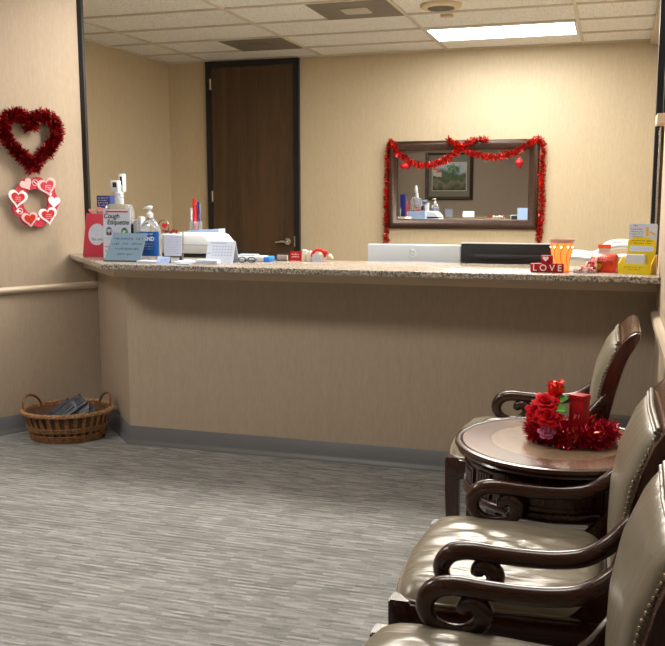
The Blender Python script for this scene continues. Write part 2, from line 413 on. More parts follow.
def scribble(bm, x0, x1, z, h, y, seed, mi=0, th=.0012, gap=.25):
    """a line of tiny illegible characters facing -Y"""
    rnd = random.Random(seed); x = x0
    while x < x1 - h * .4:
        w = h * rnd.uniform(.35, .75)
        if rnd.random() < gap * .5: x += h * .5; continue
        for _ in range(2):
            a = (x + rnd.random() * w * .3, z + rnd.uniform(-.5, .0) * h); c = (x + w * rnd.uniform(.5, 1), z + rnd.uniform(0, .5) * h)
            if rnd.random() < .4: c = (a[0] + th, z + .5 * h)
            d = Vector((c[0] - a[0], c[1] - a[1])); 
            if d.length < 1e-5: continue
            n = Vector((-d.y, d.x)).normalized() * th * .5
            q = [(a[0] - n.x, a[1] - n.y), (c[0] - n.x, c[1] - n.y), (c[0] + n.x, c[1] + n.y), (a[0] + n.x, a[1] + n.y)]
            f = bm.faces.new([bm.verts.new((p[0], y, p[1])) for p in q]); f.material_index = mi
        x += w + h * .15
def copy_tree(o, parent=None):
    c = o.copy(); C.objects.link(c)
    if parent: c.parent = parent
    for ch in list(o.children): copy_tree(ch, c)
    return c
def disc(bm, cx, cz, r, y0, y1, n=28, sx=1., mi=0):
    prism(bm, [(cx + r * sx * math.cos(2 * PI * i / n), cz + r * math.sin(2 * PI * i / n)) for i in range(n)], y0, y1, 'Y', mi)

# ------------------------------------------------------------------ the room
def slab(name, m, *b): return struct(name, box(BM(), *b), m)
slab('floor', 'carpet', -7.2, .6, -1.9, 8.9, -.1, 0)
slab('ceiling', 'tile', -7.2, .6, -1.9, 8.9, CEIL + .012, CEIL + .1)
slab('wall_back', 'paper', -4.6, .5, 8.63, 8.78, 0, CEIL)
slab('wall_reception_left', 'paper', -4.55, -4.43, 4.95, 8.63, 0, CEIL)
slab('wall_reception_right', 'paper', .33, .48, 4.44, 8.63, 0, CEIL)
slab('wall_lobby_right', 'paperDim', .205, .33, -1.75, 4.43, 0, CEIL)
slab('wall_lobby_back', 'paperDim', -7.0, .33, -1.85, -1.7, 0, CEIL)
slab('wall_reception_front', 'paperDim', -4.6, -3.18, 4.96, 5.06, 0, CEIL)
slab('trim_soffit', 'trim', .245, .33, 5.02, 8.63, 2.69, CEIL)
# left lobby wall, turned 30 degrees
U = Vector((.4985, .8669, 0)); NRM = Vector((.8669, -.4985, 0))      # along / into the lobby
W0 = Vector((-3.15, 4.80, 0))                                         # point on its face
def wpt(s, n=0., z=0.): p = W0 + U * s + NRM * n; return (p.x, p.y, z)
S_END = .14
def wallprism(name, m, s0, s1, n0, n1, z0, z1):
    pts = [wpt(s0, n0)[:2], wpt(s1, n0)[:2], wpt(s1, n1)[:2], wpt(s0, n1)[:2]]
    return struct(name, prism(BM(), pts, z0, z1), m)
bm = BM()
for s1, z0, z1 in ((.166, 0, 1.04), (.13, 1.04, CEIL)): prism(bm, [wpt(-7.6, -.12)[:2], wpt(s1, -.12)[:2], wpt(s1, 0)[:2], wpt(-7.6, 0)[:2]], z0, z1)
struct('wall_lobby_left', bm, 'paperDim')
# chair rail with a rounded nose
bm = BM()
prof = [(0, .826), (.010, .826), (.018, .832), (.026, .838), (.030, .846), (.030, .856), (.024, .864), (.014, .868), (0, .868)]
A = [[bm.verts.new(wpt(s, n, z)) for n, z in prof] for s in (-7.5, .165)]
for i in range(len(prof) - 1): bm.faces.new([A[0][i], A[0][i + 1], A[1][i + 1], A[1][i]])
bm.faces.new(A[0]); bm.faces.new(A[1][::-1])
struct('trim_chair_rail_left', bm, 'rail', 40)
bm = BM(); prism(bm, [(.205, .825), (.19, .825), (.178, .84), (.178, .865), (.19, .88), (.205, .88)], -1.7, 4.38, 'Y'); struct('trim_chair_rail_right', bm, 'rail')
# counter front: straight run and angled return
CF = 4.43
K0 = (-3.066, 4.946); K1 = (-2.57, CF)
struct('wall_counter_front', prism(BM(), [K0, K1, (.33, CF), (.33, 4.55), (-2.52, 4.55), (-2.98, 4.955), (-3.08, 4.955)], 0, .985), 'paperDim')
# soffit strip under the stone
struct('trim_counter_apron', prism(BM(), [(-3.115, 4.87), (-2.60, 4.355), (.205, 4.355), (.205, 4.43), (-2.57, 4.43), (-3.066, 4.94)], .955, 1.016), 'trim')
# cove base with toe
def cove(name, line, h=.105):
    bm = BM(); prof = [(0, 0), (.022, 0), (.022, .006), (.012, .016), (.006, .03), (.004, h - .004), (0, h)]
    n = len(line); rows = []
    for i, p in enumerate(line):
        d1 = (Vector(line[i]) - Vector(line[i - 1])).normalized() if i else None
        d2 = (Vector(line[i + 1]) - Vector(line[i])).normalized() if i < n - 1 else None
        d1 = d1 or d2; d2 = d2 or d1
        n1 = Vector((d1.y, -d1.x)); n2 = Vector((d2.y, -d2.x)); m = (n1 + n2).normalized(); m = m / max(.3, m.dot(n1))
        rows.append([bm.verts.new((p[0] + m.x * q, p[1] + m.y * q, z)) for q, z in prof])
    for a, b in zip(rows, rows[1:]):
        for k in range(len(prof) - 1): bm.faces.new([a[k], a[k + 1], b[k + 1], b[k]])
    return struct(name, bm, 'rubber', 50)
cove('baseboard_left', [wpt(-7.5)[:2], wpt(.165)[:2]])
cove('baseboard_counter', [K0, K1, (.205, CF)])
cove('baseboard_right', [(.205, 4.43), (.205, -1.7)])
cove('baseboard_back', [(-4.43, 8.63), (.33, 8.63)])
# granite top
bm = BM(); prism(bm, [(-3.165, 4.79), (-2.53, 4.12), (.203, 4.095), (.203, 4.44), (.325, 4.44), (.325, 4.66), (-2.5, 4.66), (-2.62, 4.9), (-3.09, 4.9)], 1.016, 1.045, bev=.004)
struct('trim_granite_counter', bm, 'granite', 30)
# tracks of the rolling shutter
slab('trim_shutter_track_left', 'black', -3.108, -3.071, 4.885, 4.91, 1.045, CEIL)
slab('trim_shutter_track_right', 'black', .181, .232, 4.86, 4.94, 1.045, CEIL - .03)
# glazed side light and its sill on the right wall
slab('window_sill', 'trim', .172, .32, 4.432, 4.62, 1.715, 1.76)
slab('window_frame', 'black', .196, .205, 4.432, 4.462, 1.76, CEIL)
struct('window_1', box(BM(), .206, .212, 4.46, 4.84, 1.76, CEIL), 'glass')
# window recess frame with bead line below the sill
f = struct('window_2', box(BM(), .20, .235, 4.64, 4.84, 1.046, 1.72), 'picframe')
bm = BM()
for i in range(48): ball(bm, (.198, 4.72, 1.06 + i * .0135), .0055, 6)
o = link('bead_trim', bm, 'beads', f)

# ceiling grid (2 x 4 ft)
XA = -3.9836; YW = 8.63
rows = [YW - .534 - .61 * k for k in range(0, 17)]; cols = [XA + 1.22 * k for k in range(-2, 4)]
bm = BM()
for y in rows: box(bm, -7.0, .33, y - .012, y + .012, CEIL - .001, CEIL + .012)
for x in cols: box(bm, x - .012, x + .012, -1.7, 8.63, CEIL - .002, CEIL + .012)
box(bm, -4.43, .33, 8.605, 8.63, CEIL - .002, CEIL + .012); box(bm, -4.43, -4.405, 5.0, 8.63, CEIL - .002, CEIL + .012)
struct('trim_ceiling_grid', bm, 'tbar')

def troffer(label, x0, y0, lens, group):
    t = thing('ceiling_light', label, 'ceiling light', (x0 + .61, y0 + .305, CEIL), 0, group)
    bm = BM(); 
    for b in ((-.598, .598, -.293, -.272), (-.598, .598, .272, .293), (-.598, -.577, -.272, .272), (.577, .598, -.272, .272)): box(bm, *b, -.006, .006)
    link('frame', bm, 'white', t)
    bm = BM(); box(bm, -.577, .577, -.272, .272, -.003, .004); link('diffuser', bm, lens, t)
    return t
troffer('fluorescent panel glowing over the reception desk by the back wall', cols[4], rows[1], 'tube', 'fluorescent ceiling panels')
troffer('fluorescent panel above the middle of the reception counter', cols[3], rows[6], 'tubeM', 'fluorescent ceiling panels')
troffer('added unseen fluorescent panel brightening the back wall, over the right of the reception', cols[4], rows[4], 'tubeQ', 'fluorescent ceiling panels')  # extra panel out of view, added to brighten the back wall
troffer('fluorescent panel above the right of the reception counter', cols[4], rows[6], 'tubeR', 'fluorescent ceiling panels')
troffer('fluorescent panel over the waiting room floor near the left wall', cols[2], rows[10], 'tubeL', 'fluorescent ceiling panels')
troffer('fluorescent panel over the waiting room behind the photographer', cols[2], rows[15], 'tubeD', 'fluorescent ceiling panels')
troffer('fluorescent panel over the waiting room chairs near the right wall', cols[4], rows[10], 'tubeM', 'fluorescent ceiling panels')
def vent(x1, ytop, label, plate):
    t = thing('ceiling_vent', label, 'ceiling vent', (x1 - .305, ytop - .305, CEIL), 0, 'square perforated ceiling vents')
    link('grille', box(BM(), -.293, .293, -.293, .293, -.004, .008), 'vent', t)
    bm = BM(); s = .1
    box(bm, -s, s, -s, s, -.012, -.004, .004); link('centre_plate', bm, plate, t)
vent(cols[3], rows[0], 'dark perforated ceiling vent with faint centre, just above the brown door', 'vent')
vent(cols[4], rows[2], 'dark perforated ceiling vent with light square centre plate, nearer the ceiling speaker', 'ventc')
t = thing('ceiling_speaker', 'round cream ceiling speaker with slotted grille', 'speaker', (-1.235, 6.63, CEIL))
bm = BM(); lathe(bm, [(.15, .01), (.15, -.002), (.14, -.012), (.10, -.016), (.095, -.012)], 40); link('rim', bm, 'spk', t)
bm = BM()
for i in range(9): 
    y = -.08 + i * .02; w = math.sqrt(.095 ** 2 - y * y); box(bm, -w, w, y - .004, y + .004, -.02, -.012)
link('grille', bm, 'vent', t)
tag(link('ceiling_sensor', box(BM(), -.045, .045, -.03, .03, -.02, 0, .004), 'spk', loc=(-1.247, 6.94, CEIL)), 'small cream sensor box on the ceiling beside the round speaker', 'sensor')

# ------------------------------------------------------------------ door in the back wall
d = struct('door_1', box(BM(), -3.94, -3.055, 8.60, 8.628, .01, 2.665), 'walnut')
bm = BM(); box(bm, -3.995, -3.94, 8.585, 8.63, 0, 2.722); box(bm, -3.055, -3.0, 8.585, 8.63, 0, 2.722); box(bm, -3.94, -3.055, 8.585, 8.63, 2.667, 2.722)
link('door_frame', bm, 'black', d)
for z in (2.5, 1.38, .25): link('hinge', box(BM(), -3.95, -3.93, 8.578, 8.60, z - .055, z + .055, .002), 'chrome', d)
bm = BM(); disc(bm, -3.125, .93, .034, 8.583, 8.60); tube(bm, [(-3.125, 8.59, .93), (-3.125, 8.545, .93)], .012)
tube(bm, smoothpath([(-3.125, 8.545, .93), (-3.16, 8.54, .932), (-3.20, 8.542, .928), (-3.245, 8.55, .92)], 4), [.014] * 5 + [.012] * 4 + [.009] * 4, 10)
link('door_handle', bm, 'chrome', d)
link('latch_plate', box(BM(), -3.06, -3.045, 8.584, 8.60, .88, .98), 'chrome', d)

# ------------------------------------------------------------------ mirror, garlands, ornaments
MX0, MX1, MZ0, MZ1 = -2.092, -.672, 1.07, 1.90
t = thing('wall_mirror', 'wide mirror in a dark bronze frame on the back wall, hung with red tinsel', 'mirror', ((MX0 + MX1) / 2, 8.63, (MZ0 + MZ1) / 2))
hw, hh = (MX1 - MX0) / 2, (MZ1 - MZ0) / 2; fw = .092
prof = [(0, 0), (0, -.03), (.012, -.048), (.035, -.052), (.06, -.038), (.08, -.03), (fw, -.02), (fw, 0)]
bm = BM(); L4 = []
for sx, sz in ((-1, -1), (1, -1), (1, 1), (-1, 1)): L4.append([bm.verts.new((sx * (hw - q), y, sz * (hh - q))) for q, y in prof])
for i in range(4):
    a, b = L4[i], L4[(i + 1) % 4]
    for k in range(len(prof) - 1): bm.faces.new([a[k], a[k + 1], b[k + 1], b[k]])
link('frame', bm, 'mframe', t, smooth=50)
bm = BM(); iw, ih = hw - fw, hh - fw
vo = [bm.verts.new((sx * iw, -.016, sz * ih)) for sx, sz in ((-1, -1), (1, -1), (1, 1), (-1, 1))]
vi = [bm.verts.new((sx * (iw - .022), -.0163, sz * (ih - .022))) for sx, sz in ((-1, -1), (1, -1), (1, 1), (-1, 1))]
bm.faces.new(vi)
for i in range(4): bm.faces.new([vo[i], vo[(i + 1) % 4], vi[(i + 1) % 4], vi[i]])
link('mirror_glass', bm, 'mirror', t, smooth=None)
Yg = 8.555
swL = [(-2.104, .929), (-2.106, 1.152), (-2.105, 1.344), (-2.10, 1.534), (-2.10, 1.724), (-2.085, 1.86), (-2.045, 1.89), (-2.0, 1.80), (-1.923, 1.725), (-1.815, 1.678), (-1.68, 1.675), (-1.547, 1.717), (-1.444, 1.79), (-1.37, 1.85), (-1.287, 1.888), (-1.139, 1.903)]
swR = [(-1.522, 1.902), (-1.446, 1.873), (-1.36, 1.816), (-1.256, 1.765), (-1.117, 1.742), (-.98, 1.755), (-.872, 1.79), (-.783, 1.843), (-.70, 1.89), (-.65, 1.87), (-.64, 1.705), (-.645, 1.525), (-.638, 1.344), (-.646, 1.161), (-.655, .949)]
for i, (pp, lab) in enumerate(((swL, 'red tinsel garland swagged over the left half of the mirror and down its left side'), (swR, 'red tinsel garland swagged over the right half of the mirror and down its right side'))):
    path = [(x, Yg if (-2.08 < x < -.67) else 8.59, z) for x, z in pp]
    path = smoothpath(path, 5); bm = BM()
    tube(bm, path, .004, 5)
    tinsel(bm, path, .036, 900, 11 + i, wd=.006, mats=2)
    tag(link('tinsel_garland', bm, ['tins_red', 'tins_light'], smooth=None), lab, 'garland', 'red tinsel garlands on the mirror')
def bauble(label, x, z, r, pointed):
    t = thing('bauble', label, 'ornament', (x, 8.545, z), 0, 'red baubles hanging on the mirror')
    bm = BM()
    if pointed: lathe(bm, [(.001, -r * 1.5), (r * .35, -r * 1.05), (r * .8, -r * .5), (r, 0), (r * .8, r * .6), (r * .3, r), (.006, r * 1.1)], 16)
    else: ball(bm, (0, 0, 0), r, 16, sc=(1.15, 1, .85))
    link('ball', bm, 'red', t)
    bm = BM(); lathe(bm, [(.008, r * .8), (.008, r * 1.25), (.003, r * 1.3)], 10); tube(bm, [(0, 0, r * 1.25), (0, .01, r * 1.25 + .045)], .0015, 5); link('cap', bm, 'brass', t)
bauble('round red bauble hanging at the left of the mirror', -1.925, 1.664, .036, False)
bauble('pointed red bauble hanging at the right of the mirror', -.85, 1.685, .036, True)

t = thing('sticky_note', 'small light blue note in the lower right corner of the mirror', 'note', (-.805, 8.612, 1.215))
bm = BM(); box(bm, -.052, .052, -.0015, 0, -.055, .055); link('sheet', bm, 'ltblue', t)
# painting on the wall opposite (seen in the mirror)
t = thing('framed_painting', 'framed landscape painting with wide olive mat, seen reflected in the mirror', 'painting', (-3.30, -1.70, 1.775))
bm = BM(); a, b2 = .50, .50
prof = [(0, 0), (0, .03), (.02, .045), (.05, .035), (.07, .02), (.07, 0)]
L4 = [[bm.verts.new((sx * (a - q), y, sz * (b2 - q))) for q, y in prof] for sx, sz in ((-1, -1), (1, -1), (1, 1), (-1, 1))]
for i in range(4):
    p, q = L4[i], L4[(i + 1) % 4]
    for k in range(len(prof) - 1): bm.faces.new([p[k], p[k + 1], q[k + 1], q[k]])
link('frame', bm, 'picframe', t, smooth=None)
link('mat_board', box(BM(), -.43, .43, .004, .012, -.43, .43), 'mat_board', t)
link('inner_fillet', box(BM(), -.365, .365, .012, .015, -.315, .28), 'cream', t)
link('canvas', box(BM(), -.35, .35, .015, .018, -.30, .265), 'print', t)
bm = BM()
for (hx, hz, w, h) in ((-.22, -.02, .12, .09), (-.30, 0, .07, .12)): box(bm, hx - w / 2, hx + w / 2, .018, .019, hz, hz + h)
c = link('house', bm, 'cream', t)
bm = BM()
for (hx, hz, w) in ((-.22, .07, .13), (-.30, .12, .08)): prism(bm, [(hx - w / 2, hz), (hx + w / 2, hz), (hx + w * .3, hz + .035), (hx - w * .3, hz + .035)], .018, .0195, 'Y')
link('roof', bm, 'orange', t)
bm = BM(); rnd = random.Random(4); tube(bm, [(.02, .019, -.1), (.04, .019, .02), (.06, .019, .12)], .008, 5)
for i in range(60):
    a_ = rnd.random() * 6.28; r_ = rnd.random() ** .5; disc(bm, .07 + .14 * r_ * math.cos(a_), .15 + .08 * r_ * math.sin(a_), .014, .018, .0192, 7)
link('tree', bm, 'leaf', t, smooth=None)

# ------------------------------------------------------------------ wreaths on the left wall
def wall_empty(name, label, cat, s, z, n=0.02):
    t = thing(name, label, cat, wpt(s, n, z), 0)
    t.rotation_euler = (0, 0, math.atan2(U.y, U.x))            # local X along wall, local -Y out into lobby
    return t
t = wall_empty('heart_wreath', 'large dark red tinsel heart hanging on the left wall', 'wreath', -.245, 1.725, .02)
H = []
for i in range(72):
    q = 2 * PI * i / 72
    H.append((.0118 * 16 * math.sin(q) ** 3 * .86, -.03, .0108 * (13 * math.cos(q) - 5 * math.cos(2 * q) - 2 * math.cos(3 * q) - math.cos(4 * q))))
H.append(H[0]); bm = BM(); tube(bm, H[:-1], .012, 6, closed=True); tinsel(bm, H, .043, 6500, 5, wd=.004, mats=2, squash=(1, .75, 1))
link('tinsel', bm, ['tins_dark', 'tins_light'], t, smooth=None)
t = wall_empty('round_wreath', 'round red cut-out wreath of paper hearts below the tinsel heart', 'wreath', -.232, 1.358, .03)
bm = BM(); n = 96; ro = [.142 + .007 * math.cos(9 * 2 * PI * i / n) for i in range(n)]; 
ring = []
for y in (-.012, 0):
    ring.append(([bm.verts.new((ro[i] * math.cos(2 * PI * i / n), y, ro[i] * math.sin(2 * PI * i / n))) for i in range(n)], [bm.verts.new((.077 * math.cos(2 * PI * i / n), y, .077 * math.sin(2 * PI * i / n))) for i in range(n)]))
for i in range(n):
    j = (i + 1) % n; (o0, i0), (o1, i1) = ring
    for q in ([o0[i], o0[j], i0[j], i0[i]], [o1[i], i1[i], i1[j], o1[j]], [o0[i], o1[i], o1[j], o0[j]], [i0[i], i0[j], i1[j], i1[i]]): bm.faces.new(q)
link('ring', bm, 'wreathred', t, smooth=30)
def wheart(a, size, mat_out, mat_in, rot=0., name='heart', r=.11, y=-.012):
    cx, cz = r * math.cos(a), r * math.sin(a); c, s = math.cos(rot), math.sin(rot)
    def P(sz, dz=0): return [(cx + x * c - (z + dz) * s, cz + x * s + (z + dz) * c) for x, z in heart2d(sz)]
    o = link(name, prism(BM(), P(size), y - .006, y, 'Y'), mat_out, t, smooth=None)
    if mat_in: link('heart_centre', prism(BM(), P(size * .70, .002), y - .0085, y - .006, 'Y'), mat_in, o, smooth=None)
    return o, cx, cz
D = math.radians
for a, s, mo, mi_, ro_, nm in ((48, .118, 'heartpink', 'wreathred', .25, 'pink_heart'), (-2, .075, 'whiteink', None, -.1, 'white_heart'), (-50, .115, 'whiteink', 'red', .15, 'white_edged_heart'),
        (-112, .098, 'heartpink', 'glitter', .1, 'glitter_heart'), (172, .115, 'whiteink', 'red', -.15, 'white_edged_heart'), (118, .075, 'heartpink', None, .5, 'pale_heart')):
    o, cx, cz = wheart(D(a), s, mo, mi_, ro_, nm, .112)
    if mi_ and mi_ != 'glitter':
        bm = BM()
        for k in range(3): scribble(bm, cx - .018, cx + .02, cz + .012 - k * .011, .008, -.021, a + k)
        link('lettering', bm, 'whiteink', o, smooth=None)
for k, a in enumerate((25, -25, -85, 205, 145)):
    wheart(D(a), .02, 'whiteink', None, .3, 'tiny_heart', .125 if k % 2 else .10)
for a in (90, 207):
    bm = BM(); cx, cz = .112 * math.cos(D(a)), .112 * math.sin(D(a)); tube(bm, [(cx + .017 * math.cos(q * .5236), -.0135, cz + .017 * math.sin(q * .5236)) for q in range(12)], .0018, 5, closed=True)
    tube(bm, [(cx - .01, -.0135, cz + .008), (cx + .01, -.0135, cz - .008)], .003, 5)
    link('ring_motif', bm, 'whiteink', t)

# ------------------------------------------------------------------ chairs
def arm_mesh(sy):
    pts = [(.085, .715, .014), (.055, .672, .018), (.02, .630, .020), (-.03, .595, .021), (-.09, .581, .0205), (-.16, .577, .0205), (-.23, .578, .0205), (-.29, .580, .021), (-.328, .571, .0215), (-.349, .548, .021), (-.353, .52, .0185), (-.336, .494, .0155), (-.303, .482, .013), (-.265, .484, .0145), (-.235, .502, .019), (-.228, .528, .0215), (-.246, .546, .0205), (-.266, .540, .018), (-.270, .525, .015)]
    q = smoothpath([(x, z, r) for x, z, r in pts], 5)
    bm = BM(); tube(bm, [(x, sy, z) for x, z, r in q], [r for x, z, r in q], 14, sy=1.05, up=(0, 1, 0))
    return bm
FRONT = [(-.075, .445), (-.04, .468), (-.008, .51), (.018, .55), (.040, .60), (.052, .655), (.062, .73), (.082, .805), (.101, .858), (.12, .89), (.150, .922), (.168, .931)]
BACK = [(.182, .928), (.184, .915), (.165, .88), (.148, .85), (.132, .812), (.108, .725), (.092, .64), (.080, .57), (.066, .51), (.045, .465), (.03, .445)]
PADF = [(.056, .44), (.052, .52), (.050, .58), (.053, .67), (.070, .765), (.100, .84), (.118, .885)]
def lerp(tab, z):
    for (x0, z0), (x1, z1) in zip(tab, tab[1:]):
        if z0 <= z <= z1: return x0 + (x1 - x0) * (z - z0) / (z1 - z0)
    return tab[-1][0]
def build_chair(label, loc, group):
    t = thing('armchair', label, 'armchair', loc, 0, group)
    # seat frame with bowed front and rounded corners
    n = 12; front = [(-.462 - .022 * math.cos(PI * (i / n - .5)), -.285 + .57 * i / n) for i in range(n + 1)]
    plan = front + [(.02, .262), (.02, -.262)]
    bm = BM(); prism(bm, plan, .372, .446, bev=.008); link('seat_frame', bm, 'mahog', t)
    # cushion
    bm = BM(); NU, NV = 34, 34; top = []
    for i in range(NU + 1):
        u = -1 + 2 * i / NU; row = []
        for j in range(NV + 1):
            v = -1 + 2 * j / NV
            hy = .272 - .022 * (u + 1) / 2
            bow = -.022 * math.cos(v * PI / 2) * (1 - (u + 1) / 2)
            x = -.222 + .235 * u + bow; y = v * hy
            # soft rounding in plan at the corners
            k = (abs(u) * abs(v)) ** 10; x += .018 * k * (-1 if u > 0 else 1); y += .018 * k * (-1 if v > 0 else 1)
            dome = ((1 - abs(u) ** 5) * (1 - abs(v) ** 5))
            z = .450 + .018 * min(1, dome * 3) + .034 * dome ** .8
            z += dome * .0035 * math.sin(26 * (v + .25 * u) + 2.5 * math.sin(3 * u)) * (1 - abs(v))
            z += dome * .0025 * math.sin(17 * v - 9 * u)
            row.append(bm.verts.new((x, y, z)))
        top.append(row)
    for i in range(NU):
        for j in range(NV): bm.faces.new([top[i][j], top[i + 1][j], top[i + 1][j + 1], top[i][j + 1]])
    rim = [top[0][j] for j in range(NV + 1)] + [top[i][NV] for i in range(1, NU + 1)] + [top[NU][j] for j in range(NV - 1, -1, -1)] + [top[i][0] for i in range(NU - 1, 0, -1)]
    low = [bm.verts.new((v.co.x, v.co.y, .444)) for v in rim]; m = len(rim)
    for i in range(m): bm.faces.new([rim[i], rim[(i + 1) % m], low[(i + 1) % m], low[i]])
    bm.faces.new(low); rimco = [(v.co.x, v.co.y, .449) for v in rim[::2]]
    cu = link('seat_cushion', bm, 'leather', t, smooth=60)
    bm = BM(); tube(bm, rimco, .0045, 6, closed=True); link('piping', bm, 'leather', cu)
    # legs
    for s in (-1, 1):
        bm = BM(); y = s * .258; sec = []
        for x, z, h in ((-.447, .452, .026), (-.447, .33, .025), (-.444, .18, .022), (-.452, .06, .019), (-.458, 0, .018)): sec.append([bm.verts.new((x + a * h, y + b * h, z)) for a, b in ((-1, -1), (1, -1), (1, 1), (-1, 1))])
        for a, b in zip(sec, sec[1:]):
            for k in range(4): bm.faces.new([a[k], a[(k + 1) % 4], b[(k + 1) % 4], b[k]])
        bm.faces.new(sec[0]); bm.faces.new(sec[-1]); bmesh.ops.bevel(bm, geom=bm.edges[:], offset=.004, segments=2, affect='EDGES')
        link('leg', bm, 'mahogZ', t)
        bm = BM(); prism(bm, [(-.03, .45), (.05, .45), (.058, .33), (.082, .18), (.135, .015), (.14, 0), (.105, 0), (.05, .17), (.018, .33), (-.02, .40)], y * .92 - .02, y * .92 + .02, 'Y', bev=.005); link('leg', bm, 'mahogZ', t)
    # back: stiles, crest, pad, rear panel
    for s in (-1, 1):
        y0 = s * .235
        bm = BM(); prism(bm, FRONT + BACK, y0 - .019, y0 + .019, 'Y', bev=.005); link('back_stile', bm, 'mahogZ', t)
        bm = arm_mesh(s * .243); link('arm', bm, 'mahog', t)
    bm = BM(); prism(bm, [(.108, .868), (.12, .89), (.135, .908), (.150, .9235), (.160, .930), (.170, .9335), (.179, .933), (.185, .928), (.187, .918), (.178, .898), (.162, .87), (.15, .85), (.135, .845)], -.2155, .2155, 'Y'); link('crest_rail', bm, 'crest', t, smooth=50)
    bm = BM(); prism(bm, [(.03, .448), (.06, .448), (.075, .50), (.06, .51)], -.2155, .2155, 'Y'); link('lower_back_rail', bm, 'mahog', t)
    bm = BM(); NZ, NY = 26, 20; g = []
    for i in range(NZ + 1):
        z = .462 + (.883 - .462) * i / NZ; e = lerp(PADF, z); a = i / NZ
        row = []
        for j in range(NY + 1):
            v = -1 + 2 * j / NY
            b = max(0, 1 - abs(v) ** 5) ** .5 * min(1, (1 - a) * 9 + .45) * min(1, a * 5 + .35)
            row.append(bm.verts.new((e - .007 - .027 * b, v * .2145, z)))
        g.append(row)
    for i in range(NZ):
        for j in range(NY): bm.faces.new([g[i][j], g[i + 1][j], g[i + 1][j + 1], g[i][j + 1]])
    rim = g[0][:] + [g[i][NY] for i in range(1, NZ + 1)] + g[NZ][NY - 1::-1] + [g[i][0] for i in range(NZ - 1, 0, -1)]
    bk = [bm.verts.new((v.co.x + .03, v.co.y, v.co.z)) for v in rim]; m = len(rim)
    for i in range(m): bm.faces.new([rim[i], rim[(i + 1) % m], bk[(i + 1) % m], bk[i]])
    bm.faces.new(bk)
    pad = link('back_pad', bm, 'leather', t, smooth=60)
    bm = BM()
    for dz in (0, .008): tube(bm, [(.106 + dz * .8, -.215, .884 + dz), (.100 + dz * .8, 0, .886 + dz), (.106 + dz * .8, .215, .884 + dz)], .0048, 8)
    link('welt', bm, 'leather', pad)
    for s in (-1, 1):
        bm = BM()
        for i in range(33):
            z = .475 + i * .0123; ball(bm, (lerp(PADF, z) - .007, s * .2155, z), .0041, 7)
        link('nailhead_trim', bm, 'brass', pad)
    bm = BM(); prism(bm, [(.068, .50), (.095, .64), (.12, .75), (.15, .85), (.14, .85), (.11, .75), (.085, .64), (.058, .50)], -.2155, .2155, 'Y'); link('rear_panel', bm, 'leather', t)
    return t
G = 'mahogany and tan leather armchairs along the right wall'
build_chair('mahogany armchair in the middle, between the round table and the nearest chair', (0, 2.25, 0), G)
src = [o for o in bpy.data.objects if o.name == 'armchair'][0]
c = copy_tree(src); c.location = (0, 1.565, 0); c['label'] = 'nearest mahogany armchair with tan leather, cut off at the lower right'
c = copy_tree(src); c.location = (-.078, 3.445, 0); c['label'] = 'farthest mahogany armchair, behind the round table beside the reception counter'

# ------------------------------------------------------------------ round table
TX, TY, TZ, TR = -.139, 2.79, .647, .312
t = thing('round_side_table', 'round dark wood side table with inlaid top between the armchairs', 'table', (TX, TY, 0))
bm = BM(); lathe(bm, [(TR - .035, TZ - .04), (TR - .02, TZ - .036), (TR - .008, TZ - .028), (TR - .012, TZ - .022), (TR, TZ - .012), (TR - .003, TZ - .003), (TR - .012, TZ), (TR - .022, TZ - .002), (TR - .024, TZ - .004)], 72, cap=False)
lathe(bm, [(.001, TZ - .04), (TR - .035, TZ - .04)], 72, cap=False); link('top_rim', bm, 'mahog', t, smooth=50)
bm = BM(); lathe(bm, [(.001, TZ - .012), (TR - .024, TZ - .012), (TR - .024, TZ - .002), (.001, TZ - .002)], 72, cap=False); link('inlaid_top', bm, 'inlay', t, smooth=30)
bm = BM(); lathe(bm, [(.275, TZ - .04), (.282, TZ - .045), (.275, TZ - .052), (.275, .51), (.280, .508), (.286, .50), (.286, .492), (.280, .482), (.27, .476), (.24, .476)], 64, cap=False)
lathe(bm, [(.001, .476), (.24, .476)], 64, cap=False); link('apron', bm, 'mahogZ', t, smooth=40)
for k in range(4):
    a0 = PI / 4 + k * PI / 2; bm = BM()
    for q in range(5): arcbox(bm, .275, .282, a0 - .105 + q * .045, a0 - .105 + q * .045 + .030, .512, .586, 2)
    link('reeded_pilaster', bm, 'mahogZ', t, smooth=None)
for k in range(4):
    a0 = k * PI / 2 - .58; a1 = k * PI / 2 + .58; bm = BM()
    arcbox(bm, .274, .2805, a0, a1, .575, .582, 14); arcbox(bm, .274, .2805, a0, a1, .516, .523, 14); arcbox(bm, .274, .2805, a0, a0 + .03, .523, .575, 2); arcbox(bm, .274, .2805, a1 - .03, a1, .523, .575, 2)
    arcbox(bm, .274, .278, a0 + .07, a1 - .07, .531, .567, 14)
    link('panel', bm, 'mahogZ', t, smooth=None)
for k in range(4):
    a = PI / 4 + k * PI / 2; bm = BM(); cx, cy = .225 * math.cos(a), .225 * math.sin(a); sec = []
    for z, h, o_ in ((.478, .026, 0), (.30, .021, 0), (.06, .016, .01), (0, .018, .018)):
        sec.append([bm.verts.new((cx + o_ * math.cos(a) + h * 1.414 * math.cos(a + PI / 4 + q * PI / 2), cy + o_ * math.sin(a) + h * 1.414 * math.sin(a + PI / 4 + q * PI / 2), z)) for q in range(4)])
    for p, q in zip(sec, sec[1:]):
        for j in range(4): bm.faces.new([p[j], p[(j + 1) % 4], q[(j + 1) % 4], q[j]])
    bm.faces.new(sec[0]); bm.faces.new(sec[-1]); bmesh.ops.bevel(bm, geom=bm.edges[:], offset=.003, segments=1, affect='EDGES'); link('leg', bm, 'mahogZ', t)

